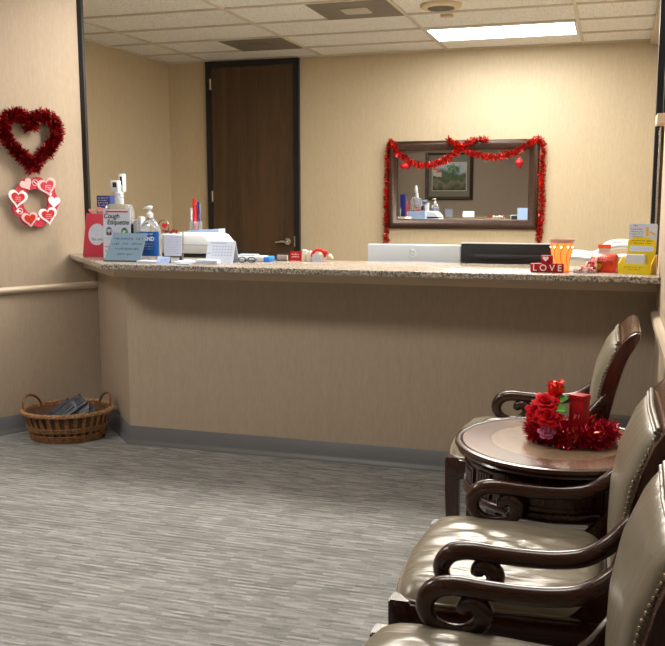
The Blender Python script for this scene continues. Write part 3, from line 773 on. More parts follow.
# centrepiece
bm = BM(); rg = [(.098 * math.cos(q * PI / 12) * 1.12, .085 * math.sin(q * PI / 12), .030 + .012 * math.sin(q * 1.7)) for q in range(25)]
tube(bm, rg[:-1], .008, 6, closed=True); tinsel(bm, [(-.07, 0, .02), (.07, 0, .02)], .05, 4000, 22, ln=(.5, .95), wd=.002, squash=(1, 1, .7)); tinsel(bm, rg, .042, 8200, 21, ln=(.5, .95), wd=.0020, mats=2, squash=(1, 1, .9))
for v in bm.verts: v.co.z = max(.001, v.co.z)
tag(link('tinsel_wreath', bm, ['tins_rose', 'tins_light'], loc=(-.098, 2.80, TZ), smooth=None), 'crimson tinsel wreath piled on the round side table', 'wreath')
def rose(label, loc, s, tilt, group, mat_='petal', leaves=True, stem=.07):
    t = thing('artificial_rose', label, 'artificial flower', loc, 0, group); t.rotation_euler = tilt
    bm = BM(); rnd = random.Random(int(loc[0] * 1000))
    for ring, (n, r0, op, h) in enumerate(((3, .10, .15, .55), (4, .22, .45, .62), (5, .40, .85, .55), (6, .55, 1.2, .42))):
        for k in range(n):
            a = 2 * PI * k / n + ring * .7; NU, NV = 5, 4; g = []
            for i in range(NU + 1):
                u = -1 + 2 * i / NU; row = []
                for j in range(NV + 1):
                    v = j / NV; w = math.sin(PI * (.22 + .68 * v)) * 1.0
                    aa = a + u * w * (4.4 / n); rr = (r0 * (.35 + .65 * v) + op * .38 * v * v) * s; z = h * s * v * (1.35 - .5 * op * v) + rnd.uniform(-.02, .02) * s
                    row.append(bm.verts.new((rr * math.cos(aa), rr * math.sin(aa), z)))
                g.append(row)
            for i in range(NU):
                for j in range(NV): bm.faces.new([g[i][j], g[i + 1][j], g[i + 1][j + 1], g[i][j + 1]])
    b = link('bloom', bm, mat_, t, smooth=80); sm = b.modifiers.new('s', 'SOLIDIFY'); sm.thickness = .0012
    bm = BM(); tube(bm, [(0, 0, .01), (0, 0, -stem * .5), (0, 0, -stem)], .003, 6); link('stem', bm, 'leaf', t)
    if leaves:
        for a in (0.2, -.7, .9):
            bm = BM(); c, s_ = math.cos(a), math.sin(a); A = []
            for i in range(9):
                v = i / 8; w = .016 * math.sin(PI * min(1, v * .98 + .01)) ** .7; r = .01 + .062 * v; z = -.012 + .018 * math.sin(v * 2.2)
                A.append([bm.verts.new((r * c - q * w * s_, r * s_ + q * w * c, z + abs(q) * .004)) for q in (-1, 0, 1)])
            for p, q in zip(A, A[1:]):
                for k in range(2): bm.faces.new([p[k], p[k + 1], q[k + 1], q[k]])
            l = link('leaf', bm, 'leaf', t, smooth=80); sm = l.modifiers.new('s', 'SOLIDIFY'); sm.thickness = .001
GR = 'artificial roses in the table decoration'
rose('upper bright red artificial rose with green leaves in the table decoration', (-.174, 2.755, .766), .042, (.55, -.1, .2), GR)
rose('lower bright red artificial rose, leafless, leaning out over the table decoration', (-.164, 2.728, .733), .042, (.85, .15, 0), GR, leaves=False, stem=.06)
rose('left bright red artificial rose tucked beside the two others in the table decoration', (-.202, 2.742, .738), .036, (.8, -.35, .6), GR, leaves=False, stem=.06)
rose('flat mauve pink artificial flower low at the front of the tinsel wreath', (-.165, 2.705, .690), .028, (.75, 0, 0), None, 'mauve', False, stem=.02)
t = thing('glitter_pick', 'red glitter ball on a stem standing above the roses', 'ornament', (-.148, 2.79, TZ - .008))
bm = BM(); ball(bm, (0, 0, .168), .024, 14, sc=(1, 1, 1.1)); tinsel(bm, [(0, 0, .150), (0, 0, .186)], .027, 9000, 9, ln=(.75, 1.05), wd=.0022); link('glitter_ball', bm, 'tins_red', t, smooth=None)
bm = BM(); tube(bm, [(0, 0, .02), (0, 0, .16)], .003, 6); link('stem', bm, 'leaf', t)
t = thing('gift_box', 'upright red gift box in the tinsel on the round side table', 'gift box', (-.076, 2.79, TZ + .026), -.5)
bm = BM(); box(bm, -.024, .024, -.020, .020, 0, .120, .0015); link('box', bm, 'wood_red', t)
bm = BM(); box(bm, -.0255, .0255, -.0215, .0215, .107, .1235, .0015); link('lid', bm, 'wood_red', t)
bm = BM(); scribble(bm, -.016, .016, .055, .02, -.0206, 4, th=.003); link('motif', bm, 'pink', t, smooth=None)

# ------------------------------------------------------------------ basket and magazines
BL = (-2.99, 4.445, 0); BA = .42
t = thing('wicker_basket', 'oval brown wicker basket with two loop handles on the carpet by the left wall', 'basket', BL, BA)
BH = .168; bx = lambda z: .20 + .050 * (z / BH); by = lambda z: .155 + .055 * (z / BH)
def ell(z, k=1., off=0., n=96, wav=0., f=24, ph=0.):
    return [((bx(z) * k + off + wav * math.cos(f * 2 * PI * i / n + ph)) * math.cos(2 * PI * i / n), (by(z) * k + off + wav * math.cos(f * 2 * PI * i / n + ph)) * math.sin(2 * PI * i / n), z) for i in range(n)]
bm = BM(); A = [[bm.verts.new((bx(z) * .95 * math.cos(2 * PI * k / 48), by(z) * .95 * math.sin(2 * PI * k / 48), z)) for k in range(48)] for z in (.006, .07, BH - .01)]
for a, b in zip(A, A[1:]):
    for k in range(48): bm.faces.new([a[k], a[(k + 1) % 48], b[(k + 1) % 48], b[k]])
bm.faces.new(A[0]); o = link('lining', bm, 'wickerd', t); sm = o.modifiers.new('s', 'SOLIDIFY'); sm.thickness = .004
bm = BM()
for i in range(30):   # broad upright splints
    a = 2 * PI * i / 30; w = .011
    q = []
    for z in (.004, .05, .1, BH):
        c, s = math.cos(a), math.sin(a); px, py = bx(z) * c, by(z) * s; tx, ty = -bx(z) * s, by(z) * c; l = math.hypot(tx, ty); tx, ty = tx / l, ty / l
        q.append([bm.verts.new((px + e * w * tx, py + e * w * ty, z)) for e in (-1, 1)])
    for a_, b_ in zip(q, q[1:]): bm.faces.new([a_[0], a_[1], b_[1], b_[0]])
o = link('upright_splints', bm, 'wicker', t, smooth=80); sm = o.modifiers.new('s', 'SOLIDIFY'); sm.thickness = .004
bm = BM()
for z in (.008, .019, .030, .041, .066, .077, .088):
    for ph in (0, PI): tube(bm, ell(z, 1, .003, 120, .004, 15, ph), .0036, 6, closed=True)
link('weave', bm, 'wicker', t)
bm = BM()
for k in range(3):
    ph = k * 2 * PI / 3; n = 160
    tube(bm, [((bx(BH) + .004 + .008 * math.cos(26 * 2 * PI * i / n + ph)) * math.cos(2 * PI * i / n), (by(BH) + .004 + .008 * math.cos(26 * 2 * PI * i / n + ph)) * math.sin(2 * PI * i / n), BH + .002 + .008 * math.sin(26 * 2 * PI * i / n + ph)) for i in range(n)], .0062, 6, closed=True)
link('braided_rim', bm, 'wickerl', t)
for A0 in (.40, 2.80):
    bm = BM(); q = [((bx(BH) - .004) * math.cos(A0 + .44 * math.cos(PI * i / 12)), (by(BH) - .004) * math.sin(A0 + .44 * math.cos(PI * i / 12)), BH - .01 + .082 * math.sin(PI * i / 12)) for i in range(13)]
    tube(bm, q, .007, 8); link('handle', bm, 'handle', t)
mg = 'magazines in the wicker basket'
def rotv(p, e): return e @ Vector(p)
for i, (dx, dy, z, rz, tlt, m, lab) in enumerate((
        (-.060, -.040, .150, .30, -.60, 'mag', 'dark glossy magazine leaning at the left of the basket'),
        (-.035, -.050, .145, .22, -.52, 'mag2', 'slate grey magazine second from the left in the basket'),
        (.000, .010, .168, .34, -.50, 'mag', 'dark magazine in the middle, its corner highest above the basket rim'),
        (.030, -.040, .140, .12, -.42, 'mag2', 'slate grey magazine right of the middle in the basket'),
        (.060, -.030, .130, .25, -.34, 'mag', 'dark magazine lying lowest at the right of the basket'))):
    t = thing('magazine', lab, 'magazine', (BL[0], BL[1], BL[2]), 0, mg)
    t.location = Vector(BL) + Matrix.Rotation(BA, 3, 'Z') @ Vector((dx, dy + .02, z)); t.rotation_euler = (.10, tlt, BA + rz)
    bm = BM(); box(bm, -.125, .10, -.075, .075, -.0035, .0035); link('pages', bm, 'page', t)
    bm = BM(); box(bm, -.127, .102, -.077, .077, .0035, .0045); box(bm, -.127, .102, -.077, .077, -.0045, -.0035); box(bm, -.127, -.125, -.077, .077, -.0045, .0045); link('cover', bm, m, t)

# ------------------------------------------------------------------ behind the counter: desk, machines
CT = 1.045
slabs = thing('reception_desk', 'long work desk behind the stone counter, hidden from the waiting room', 'desk', (-1.2, 5.05, 0))
link('desktop', box(BM(), -1.435, 1.40, -.385, .32, .71, .74, .004), 'cream', slabs)
for x in (-1.38, -.2, 1.3): link('panel', box(BM(), x - .015, x + .015, -.37, .3, 0, .71), 'cream', slabs)
def monitor(label, x0, x1, ztop, body, logo, Y=4.92, scr=None):
    t = thing('computer_monitor', label, 'computer monitor', ((x0 + x1) / 2, Y, .74), 0, 'computer monitors behind the counter')
    w = (x1 - x0) / 2; h = ztop - .74
    bm = BM(); box(bm, -w, w, 0, .035, .085, h, .006); link('housing', bm, body, t)
    bm = BM(); box(bm, -w + .012, w - .012, .035, .037, .10, h - .012); link('bezel', bm, 'blackp', t)
    link('screen', box(BM(), -w + .02, w - .02, .037, .038, .11, h - .02), 'ink', t)
    if scr: link('lit_window', box(BM(), scr[0], scr[1], .038, .039, scr[2], scr[3]), 'screen', t)
    bm = BM(); box(bm, -.03, .03, -.03, 0, .02, .2, .005); box(bm, -.12, .12, -.09, .1, 0, .012, .004); link('stand', bm, body, t)
    return t, w, h
t, w, h = monitor('silver white monitor seen from behind with a round logo', -1.313, -.79, 1.123, 'silver', True, scr=(.10, .20, .29, .36))
bm = BM(); n = 32; tube(bm, [(-.005 + .020 * math.cos(2 * PI * i / n), -.001, .335 + .020 * math.sin(2 * PI * i / n)) for i in range(n)], .0015, 5, closed=True); link('logo_ring', bm, 'white', t)
text('logo_lettering', 'DELL', .013, 'white', t, (-.005, -.0008, .335))
bm = BM(); tube(bm, smoothpath([(-.19, -.001, .27), (-.185, -.001, .283), (-.17, -.001, .286), (.15, -.001, .286), (.165, -.001, .283), (.17, -.001, .27)], 4), .0025, 5); link('rear_seam', bm, 'inkg', t)
t, w, h = monitor('black monitor seen from behind with a long vent slot', -.787, -.305, 1.133, 'blackp', False)
bm = BM(); box(bm, -.17, .2, -.004, 0, .315, .335, .001); link('vent_slot', bm, 'ink', t)
bm = BM(); box(bm, -w, w, -.002, .036, h, h + .004); link('top_edge', bm, 'silver', t)

t = thing('office_printer', 'white office printer with black paper slot behind the left of the counter', 'printer', (-2.42, 5.0, .74))
bm = BM(); prism(bm, [(-.22, .315), (.185, .315), (.188, .36), (.14, .415), (.11, .425), (-.22, .425)], -.15, .2, 'Y', bev=.008); link('lid', bm, 'white', t)
bm = BM(); box(bm, -.205, .175, -.145, .18, .24, .315); link('paper_slot', bm, 'blackp', t)
bm = BM(); box(bm, -.22, .19, -.15, .2, 0, .24, .008); link('body', bm, 'white', t)
bm = BM(); box(bm, -.2, .17, -.152, -.15, .365, .368); link('panel_line', bm, 'inkg', t)
t = thing('storage_box', 'light blue storage box behind the white printer', 'box', (-2.50, 5.32, .74))
bm = BM(); prism(bm, [(-.13, 0), (.12, 0), (.118, .444), (-.128, .428)], -.05, .05, 'Y'); link('carton', bm, 'ltblue', t)
cabn = thing('supply_cabinet', 'low cabinet behind the printer carrying the marker cup', 'cabinet', (-2.74, 5.6, 0))
link('body', box(BM(), -.19, .19, -.15, .2, 0, 1.10, .004), 'cream', cabn); link('door', box(BM(), -.18, .18, -.165, -.15, .08, 1.06, .004), 'cream', cabn)
PX, PY, PZ = -2.70, 5.6, 1.10
t = thing('marker_cup', 'clear cup holding markers above the printer', 'cup', (PX, PY, PZ))
bm = BM(); lathe(bm, [(.04, 0), (.045, .12), (.042, .12), (.037, .004)], 20); link('cup', bm, 'gel', t)
for i, (dx, dy, h, m, r) in enumerate(((-.028, 0, .20, 'white', .009), (-.012, .012, .265, 'navy', .011), (.002, -.01, .225, 'red', .013), (.02, .01, .235, 'white', .010), (.028, -.006, .24, 'navy', .008), (-.02, -.015, .19, 'inkg', .006))):
    lab = ['short white marker at the left of the cup', 'tall blue marker rising highest from the cup', 'thick red marker in the middle of the cup', 'white marker with a broad barrel right of the red one', 'slim blue marker at the right of the cup', 'thin grey pen leaning at the front of the cup'][i]
    tt = thing('marker', lab, 'marker', (PX + dx, PY + dy, PZ + .006), 0, 'markers in the cup')
    bm = BM(); lathe(bm, [(r, 0), (r, h * .68), (r * .8, h * .7)], 10); link('barrel', bm, m if i != 2 else 'red', tt)
    bm = BM(); lathe(bm, [(r * 1.08, h * .66), (r * 1.08, h), (r * .6, h + .004)], 10); link('cap', bm, {'white': 'white', 'navy': 'red' if i == 1 else 'navy', 'red': 'red', 'inkg': 'white'}[m], tt)
t = thing('heart_ornament', 'small ring ornament with a red heart beside the printer', 'ornament', (-2.60, 4.95, 1.166))
bm = BM(); tube(bm, [(.035 * math.cos(q * PI / 12), 0, .04 + .042 * math.sin(q * PI / 12)) for q in range(24)], .003, 6, closed=True); link('ring', bm, 'brass', t)
bm = BM(); prism(bm, [(x + .008, z + .045) for x, z in heart2d(.036)], -.004, .004, 'Y'); link('heart', bm, 'red', t)
bm = BM(); tinsel(bm, [(-.02, 0, .012), (.11, 0, .010)], .014, 900, 3, wd=.003); link('tinsel', bm, 'tins_dark', t, smooth=None)

# white curved machine at the right
t = thing('office_machine', 'white curved plastic machine behind the right end of the counter', 'machine', (-.03, 5.0, .74))
for y0, y1, dz in ((-.10, -.075, 0), (.10, .125, .012)):
    bm = BM(); q = smoothpath([(-.27, .325), (-.15, .332), (-.09, .325), (-.045, .332), (0, .375), (.05, .392), (.12, .392), (.24, .39)], 5)
    tube(bm, [(x, (y0 + y1) / 2, z + dz) for x, z in q], .013, 8); link('rail', bm, 'white', t)
bm = BM(); q = smoothpath([(-.26, .318), (-.15, .322), (-.09, .313), (-.045, .30), (0, .31), (.05, .335), (.12, .34), (.24, .34)], 4); prism(bm, q + [(x, z - .012) for x, z in q[::-1]], -.1, .11, 'Y'); link('tray', bm, 'white', t)
bm = BM(); box(bm, -.2, .2, -.1, .1, 0, .27, .02); link('base', bm, 'silver', t)

# ------------------------------------------------------------------ on the counter, left to right
def leaning(name, label, cat, x, y, rz=0., rx=0., group=None, z=CT): return thing(name, label, cat, (x, y, z + .0005), rz, group, rx)
t = leaning('review_sign', 'rose red card with a round white sticker at the left end of the counter', 'sign', -2.865, 4.60, -.15, -.10)
bm = BM(); prism(bm, [(-.09, 0), (.09, 0), (.085, .245), (-.072, .25)], 0, .012, 'Y', bev=.002); link('board', bm, 'pinkred', t)
bm = BM(); disc(bm, .012, .128, .062, -.0012, 0, 40); s = link('sticker', bm, 'paperw', t)
bm = BM(); scribble(bm, -.028, .052, .150, .010, -.0016, 6, th=.001); scribble(bm, .002, .024, .128, .008, -.0016, 8, th=.001); link('small_print', bm, 'inkg', s, smooth=None)
x = -.026
for ch, m, wd in (('G', 'label', .019), ('o', 'red', .0145), ('o', 'yellowd', .0145), ('g', 'label', .0145), ('l', 'green', .0075), ('e', 'red', .013)):
    text('lettering', ch, .024, m, s, (x + wd / 2, -.0016, .10), th=.0003, bold=.0004); x += wd
t = leaning('printed_box', 'tall navy box with white print standing behind the rose red card', 'box', -2.835, 4.70, 0, 0)
bm = BM(); box(bm, -.046, .042, -.03, .03, 0, .35, .002); link('carton', bm, 'navy', t)
bm = BM()
for k in range(4): scribble(bm, -.036, .03 - .01 * (k % 2), .335 - k * .014, .009, -.0305, k, th=.0016)
link('print', bm, 'whiteink', t, smooth=None)
link('picture', box(BM(), -.036, .012, -.031, -.03, .225, .275), 'paperw', t)
t = leaning('paper_flower', 'pink paper flower peeking over the rose red card', 'artificial flower', -2.865, 4.645)
bm = BM(); rnd = random.Random(2)
for k, (px, pz, s_) in enumerate(((-.045, .262, .024), (-.028, .256, .018), (.012, .272, .03), (.03, .268, .026), (.0, .258, .02))):
    prism(bm, [(px + a, pz + b) for a, b in heart2d(s_)], -.003 + k * .001, .001 + k * .001, 'Y')
link('petals', bm, 'pink', t, smooth=None)
bm = BM(); tube(bm, [(0, 0, 0), (0, 0, .262)], .003, 6); link('stem', bm, 'leaf', t)

t = leaning('gel_dispenser', 'large clear gel dispenser bottle behind the cough etiquette sign', 'bottle', -2.668, 4.56)
bm = BM(); q = [(-.076, 0), (.072, 0), (.074, .26), (.06, .298), (.04, .303), (-.045, .303), (-.066, .298), (-.078, .26)]; prism(bm, q, -.04, .04, 'Y', bev=.006); link('bottle', bm, 'gel', t)
bm = BM(); lathe(bm, [(.024, .304), (.026, .312), (.024, .365), (.020, .37)], 20); o = link('wrapped_neck', bm, 'white', t)
bm = BM(); rnd = random.Random(3)
for k in range(26):
    a = rnd.uniform(PI, 2 * PI); ball(bm, (.025 * math.cos(a), .025 * math.sin(a), .316 + rnd.random() * .045), .003, 5)
link('dots', bm, 'pale', o)
def thermo(label, x, y, z, s, w):
    t = thing('digital_thermometer', label, 'thermometer', (x, y, z), 0, 'digital thermometers on the gel dispenser')
    bm = BM(); box(bm, -w, w, -.018, .018, 0, s, .004); link('body', bm, 'white', t)
    link('display', box(BM(), -w * .35, w * .62, -.0195, -.018, s * .4, s * .85), 'ink', t)
thermo('squat white digital thermometer with a black display, in front', -2.682, 4.55, 1.416, .062, .024)
thermo('slim white digital thermometer standing taller behind the squat one', -2.668, 4.60, 1.416, .10, .014)

t = leaning('cough_etiquette_sign', 'white sign headed Cough Etiquette in an acrylic stand', 'sign', -2.618, 4.43, 0, -.06)
bm = BM(); box(bm, -.086, .082, 0, .004, .006, .275); link('sheet', bm, 'paperw', t)
bm = BM(); box(bm, -.09, .086, .0045, .0065, 0, .28); box(bm, -.09, .086, 0, .07, -.001, .0015); link('stand', bm, 'acrylic', t)
link('red_band', box(BM(), -.072, .068, -.001, 0, .258, .267), 'inkr', t)
text('lettering', 'Cough', .037, 'ink', t, (-.034, -.0012, .237), shear=.15, bold=.0006)
text('lettering', 'Etiquette', .037, 'ink', t, (.006, -.0012, .203), shear=.1, bold=.0006)
for cx, cz, m, nm in ((-.050, .155, 'pale', 'man_icon'), (.046, .150, 'green', 'coughing_icon')):
    bm = BM(); disc(bm, cx, cz, .026, -.001, 0, 28, .85); b = link(nm, bm, m, t)
    bm = BM(); disc(bm, cx, cz + .008, .0095, -.002, -.001, 18, .8); prism(bm, [(cx - .005, cz - .004), (cx + .005, cz - .004), (cx, cz - .018)], -.0022, -.001, 'Y')
    if m == 'green': prism(bm, [(cx - .018, cz - .006), (cx + .004, cz + .006), (cx + .006, cz), (cx - .012, cz - .014)], -.0024, -.001, 'Y')
    link('skin', bm, 'skin', b, smooth=None)
    bm = BM(); prism(bm, [(cx - .016, cz - .021), (cx - .013, cz - .007), (cx - .004, cz - .003), (cx, cz - .016), (cx + .004, cz - .003), (cx + .013, cz - .007), (cx + .016, cz - .021)], -.0019, -.001, 'Y'); prism(bm, [(cx - .010, cz + .008), (cx - .009, cz + .017), (cx, cz + .021), (cx + .009, cz + .017), (cx + .010, cz + .008), (cx, cz + .013)], -.0023, -.001, 'Y'); link('hair_and_coat', bm, 'ink', b, smooth=None)
bm = BM()
for k in range(5): scribble(bm, -.022, .016, .172 - k * .011, .006, -.0012, 30 + k, th=.0007)
link('small_print', bm, 'inkg', t, smooth=None)
bm = BM()
for k in range(2): scribble(bm, -.075, -.03, .118 - k * .010, .006, -.0012, 40 + k, th=.0007)
link('caption', bm, 'inkg', t, smooth=None)
bm = BM(); scribble(bm, -.078, -.04, .068, .014, -.0012, 51, th=.003); scribble(bm, -.078, -.04, .046, .014, -.0012, 52, th=.003); link('red_print', bm, 'inkr', t, smooth=None)

t = leaning('blue_card_sign', 'speckled blue card with four handwritten lines leaning before the cough etiquette sign', 'sign', -2.485, 4.285, .03, -.38)
bm = BM(); prism(bm, [(-.125, .004), (.086, .004), (.104, .158), (-.097, .163)], 0, .003, 'Y'); link('card', bm, 'bluecard', t)
bm = BM()
for k, (a, b) in enumerate(((-.086, .092), (-.093, .089), (-.078, .068), (-.052, .036))): scribble(bm, a, b, .128 - k * .029, .015, -.0008, 60 + k, th=.0026, gap=.35)
link('handwriting', bm, 'ink', t, smooth=None)
link('base_strip', box(BM(), -.127, .088, -.006, .012, 0, .005), 'ink', t)

t = leaning('dropper_box', 'small stepped white carton between the blue card and the pump bottle', 'box', -2.525, 4.52)
bm = BM(); box(bm, -.026, .004, -.02, .02, 0, .215, .002); box(bm, .004, .026, -.02, .02, 0, .232, .002); link('carton', bm, 'white', t)
bm = BM(); box(bm, -.012, .02, -.021, -.02, .06, .15); link('label', bm, 'pale', t)
t = leaning('black_stapler', 'small upright black stapler behind the white carton', 'stapler', -2.585, 4.57)
bm = BM(); box(bm, -.012, .012, -.02, .02, 0, .19, .004); link('body', bm, 'blackp', t); link('hinge_cap', box(BM(), -.013, .013, -.021, .021, .19, .2, .002), 'silver', t)

t = leaning('hand_sanitizer_bottle', 'clear sanitizer bottle with white pump and blue label', 'bottle', -2.424, 4.46)
bm = BM(); lathe(bm, [(.058, 0), (.062, .008), (.062, .15), (.058, .175), (.045, .2), (.026, .22), (.016, .228), (.016, .236)], 32, sy=.6); link('bottle', bm, 'gel', t)
bm = BM()
A = []
for i in range(15):
    a = PI + PI * (.12 + .76 * i / 14); A.append([bm.verts.new((.0635 * math.cos(a), .0635 * .6 * math.sin(a) - .001, z)) for z in (.022, .155)])
for a, b in zip(A, A[1:]): bm.faces.new([a[0], b[0], b[1], a[1]])
lb = link('label', bm, 'label', t, smooth=60)
text('lettering', 'HAND', .030, 'whiteink', lb, (0, -.0405, .115), bold=.0006)
bm = BM(); scribble(bm, -.04, .04, .142, .010, -.0405, 70, th=.0018); link('caption', bm, 'whiteink', lb, smooth=None); bm = BM()
for k in range(3): scribble(bm, -.035, .035, .088 - k * .014, .007, -.0405, 71 + k, th=.001)
link('small_print', bm, 'whiteink', lb, smooth=None)
bm = BM(); lathe(bm, [(.019, .23), (.019, .25), (.014, .256), (.006, .258), (.006, .278)], 20); box(bm, -.030, .012, -.008, .008, .278, .290, .003); tube(bm, [(-.028, 0, .284), (-.040, 0, .276)], .004, 8); lathe(bm, [(.014, .276), (.016, .29), (.012, .294)], 16); tube(bm, [(0, 0, .23), (0, 0, .03)], .003, 6); link('pump', bm, 'white', t)

t = leaning('acrylic_sign_holder', 'clear acrylic stand with a small violet printed notice', 'sign holder', -2.245, 4.36, 0, -.06)
bm = BM(); box(bm, -.062, .062, .003, .006, 0, .16); box(bm, -.062, .062, -.003, .05, -.001, .002); box(bm, -.064, -.061, -.002, .006, 0, .16); box(bm, .060, .064, -.002, .006, 0, .16); link('stand', bm, 'acrylic', t)
link('sheet', box(BM(), -.048, .054, .001, .003, .03, .138), 'paperw', t)
bm = BM()
for k in range(9): scribble(bm, -.036 + (k % 3) * .004, .042 - (k % 2) * .01, .13 - k * .0108, .006, .0002, 80 + k, th=.001)
link('print', bm, 'inkp', t, smooth=None)
link('black_mark', box(BM(), .042, .058, .0, .001, .008, .03), 'ink', t)
t = leaning('name_card', 'little pale blue tented card before the acrylic stand', 'card', -2.235, 4.25)
bm = BM(); prism(bm, [(-.02, 0), (0, .034), (.02, 0), (.018, 0), (0, .031), (-.018, 0)], -.036, .036, 'X'); link('card', bm, 'ltblue', t, smooth=None)
bm = BM(); scribble(bm, -.018, .022, .017, .008, -.0115, 90, th=.0012); o = link('writing', bm, 'ink', t, smooth=None)

def flat(name, label, cat, x, y, w, d_, h, m, rz=0., z=CT): 
    return tag(link(name, box(BM(), -w / 2, w / 2, -d_ / 2, d_ / 2, 0, h, min(h, w, d_) * .2), m, loc=(x, y, z + .0005), rot=(0, 0, rz)), label, cat)
flat('paper_stack', 'loose white papers spread on the counter before the printer', 'paper', -2.09, 4.33, .20, .16, .008, 'paperw', .12)
flat('note_pad', 'grey green note pad at the counter edge before the papers', 'note pad', -2.09, 4.19, .075, .045, .006, 'silver', .05)
flat('leaflet', 'small clear and white leaflet under the pump bottle', 'leaflet', -2.33, 4.27, .12, .07, .010, 'paperw', -.1)

t = leaning('desk_calendar', 'white tented desk calendar right of the printer', 'calendar', -1.958, 4.37)
bm = BM(); prism(bm, [(-.045, .0), (0, .113), (.045, 0), (.042, 0), (0, .107), (-.042, 0)], -.078, .078, 'X'); link('easel', bm, 'paperw', t, smooth=None)
bm = BM(); ang = math.atan2(.113, .045)
def onface(u, v, off=.0008): return (u, -.045 + .045 * v - off * math.sin(ang), .113 * v + off * math.cos(ang))
for r in range(4):
    for q in range(7):
        u = -.045 + q * .017; v = .72 - r * .13; vs = [bm.verts.new(onface(u + a, v + b)) for a, b in ((0, 0), (.009, 0), (.009, .045), (0, .045))]; bm.faces.new(vs)
for a, b, v in ((-.06, .03, .88), (-.072, -.055, .4)): 
    vs = [bm.verts.new(onface(u_, v_)) for u_, v_ in ((a, v), (b, v), (b, v + .05), (a, v + .05))]; bm.faces.new(vs)
link('dates', bm, 'pale', t, smooth=None)
t = leaning('appointment_cards', 'low stack of white appointment cards before the calendar', 'cards', -1.985, 4.25)
bm = BM(); box(bm, -.063, .06, -.02, .02, 0, .022, .002); link('stack', bm, 'paperw', t)
bm = BM(); scribble(bm, -.05, .05, .011, .009, -.0205, 95, th=.0015); link('print', bm, 'inkg', t, smooth=None)

t = leaning('label_printer', 'flat white device with a blue end lying on the counter', 'device', -1.86, 4.52)
bm = BM(); box(bm, -.12, .09, -.05, .05, 0, .028, .006); link('body', bm, 'white', t)
bm = BM(); box(bm, .09, .125, -.045, .045, 0, .027, .008); link('blue_end', bm, 'skyb', t)
link('label_roll', box(BM(), -.06, .04, -.03, .03, .028, .036, .002), 'ltblue', t)
t = leaning('eyeglasses', 'dark folded eyeglasses lying before the flat white device', 'eyeglasses', -1.82, 4.38, .1)
bm = BM()
for s in (-1, 1): tube(bm, [(s * .026 + .021 * math.cos(q * PI / 8), -.002 * abs(q - 8), .017 + .014 * math.sin(q * PI / 8)) for q in range(16)], .0025, 6, closed=True)
tube(bm, [(-.006, 0, .02), (.006, 0, .02)], .002, 6); link('frame', bm, 'ink', t)
for s in (-1, 1):
    bm = BM(); tube(bm, [(s * .047, 0, .02), (s * .044, .03, .014), (-s * .03, .045 + s * .004, .006)], .002, 6); link('temple', bm, 'ink', t)
for s in (-1, 1):
    bm = BM(); lathe(bm, [(.019, -.0006), (.019, .0006)], 18); o = link('lens', bm, 'acrylic', t, loc=(s * .026, 0, .017), rot=(PI / 2, 0, 0))
t = leaning('card_holder', 'low clear card holder right of the blue ended device', 'card holder', -1.695, 4.56)
bm = BM(); box(bm, -.03, .03, -.002, 0, 0, .036); box(bm, -.03, .03, 0, .03, 0, .003); box(bm, -.03, .03, .028, .03, 0, .042); link('holder', bm, 'acrylic', t)
link('cards', box(BM(), -.027, .027, .004, .024, .003, .03), 'rail', t)

t = leaning('red_card', 'small dark red card with white print leaning at the back of the counter', 'card', -1.63, 4.60, .1, -.18)
bm = BM(); box(bm, -.032, .032, 0, .003, 0, .052); link('card', bm, 'wood_red', t)
bm = BM()
for k in range(2): scribble(bm, -.022, .022, .034 - k * .014, .009, -.001, 97 + k, th=.0014)
link('print', bm, 'whiteink', t, smooth=None)
for i, (x, y, h) in enumerate(((-1.578, 4.60, .058), (-1.545, 4.585, .052))):
    t = leaning('small_jar', ['taller white jar between the red card and the flower bunch', 'shorter white jar touching the flower bunch'][i], 'jar', x, y, 0, 0, 'small white jars')
    bm = BM(); lathe(bm, [(.015, 0), (.016, .003), (.016, h * .72), (.012, h * .76)], 18); link('jar', bm, 'cream', t)
    bm = BM(); lathe(bm, [(.014, h * .76), (.014, h), (.011, h + .002)], 18); link('lid', bm, 'white', t)
t = leaning('flower_bunch', 'small bunch of red and white fabric flowers at the back of the counter', 'artificial flowers', -1.485, 4.59)
rnd = random.Random(12); bm = BM()
for k in range(15): ball(bm, (rnd.uniform(-.055, .055), rnd.uniform(-.02, .02), rnd.uniform(.012, .055)), rnd.uniform(.010, .016), 7)
link('white_blooms', bm, 'cream', t)
bm = BM()
for q in range(14):
    a = PI * (.05 + .9 * q / 13); ball(bm, (-.004 + .036 * math.cos(a), -.024, .028 + .034 * math.sin(a)), .0095, 6)
ball(bm, (.038, -.026, .05), .013, 7); link('red_blooms', bm, 'red', t)
t = leaning('price_card', 'tiny white tented card before the flower bunch', 'card', -1.487, 4.53)
bm = BM(); box(bm, -.024, .024, 0, .002, 0, .040); link('card', bm, 'paperw', t)
bm = BM(); scribble(bm, -.014, .016, .018, .007, -.0008, 101, th=.001); link('writing', bm, 'inkg', t, smooth=None)

# LOVE blocks
t = leaning('love_block', 'long red wooden block reading LOVE in white letters', 'sign', -.279, 4.205)
bm = BM(); box(bm, -.075, .073, 0, .03, 0, .040, .003); link('block', bm, 'wood_red', t)
text('lettering', 'L O V E', .040, 'whiteink', t, (0, -.0008, .020), bold=.0004)
t = thing('heart_block', 'small red wooden block with a white heart standing on the LOVE block', 'sign', (-.281, 4.206, CT + .0415))
bm = BM(); box(bm, -.026, .026, 0, .028, 0, .036, .003); link('block', bm, 'wood_red', t)
bm = BM(); prism(bm, [(x - .006, z + .020) for x, z in heart2d(.027)], -.001, 0, 'Y'); link('heart', bm, 'whiteink', t, smooth=None)

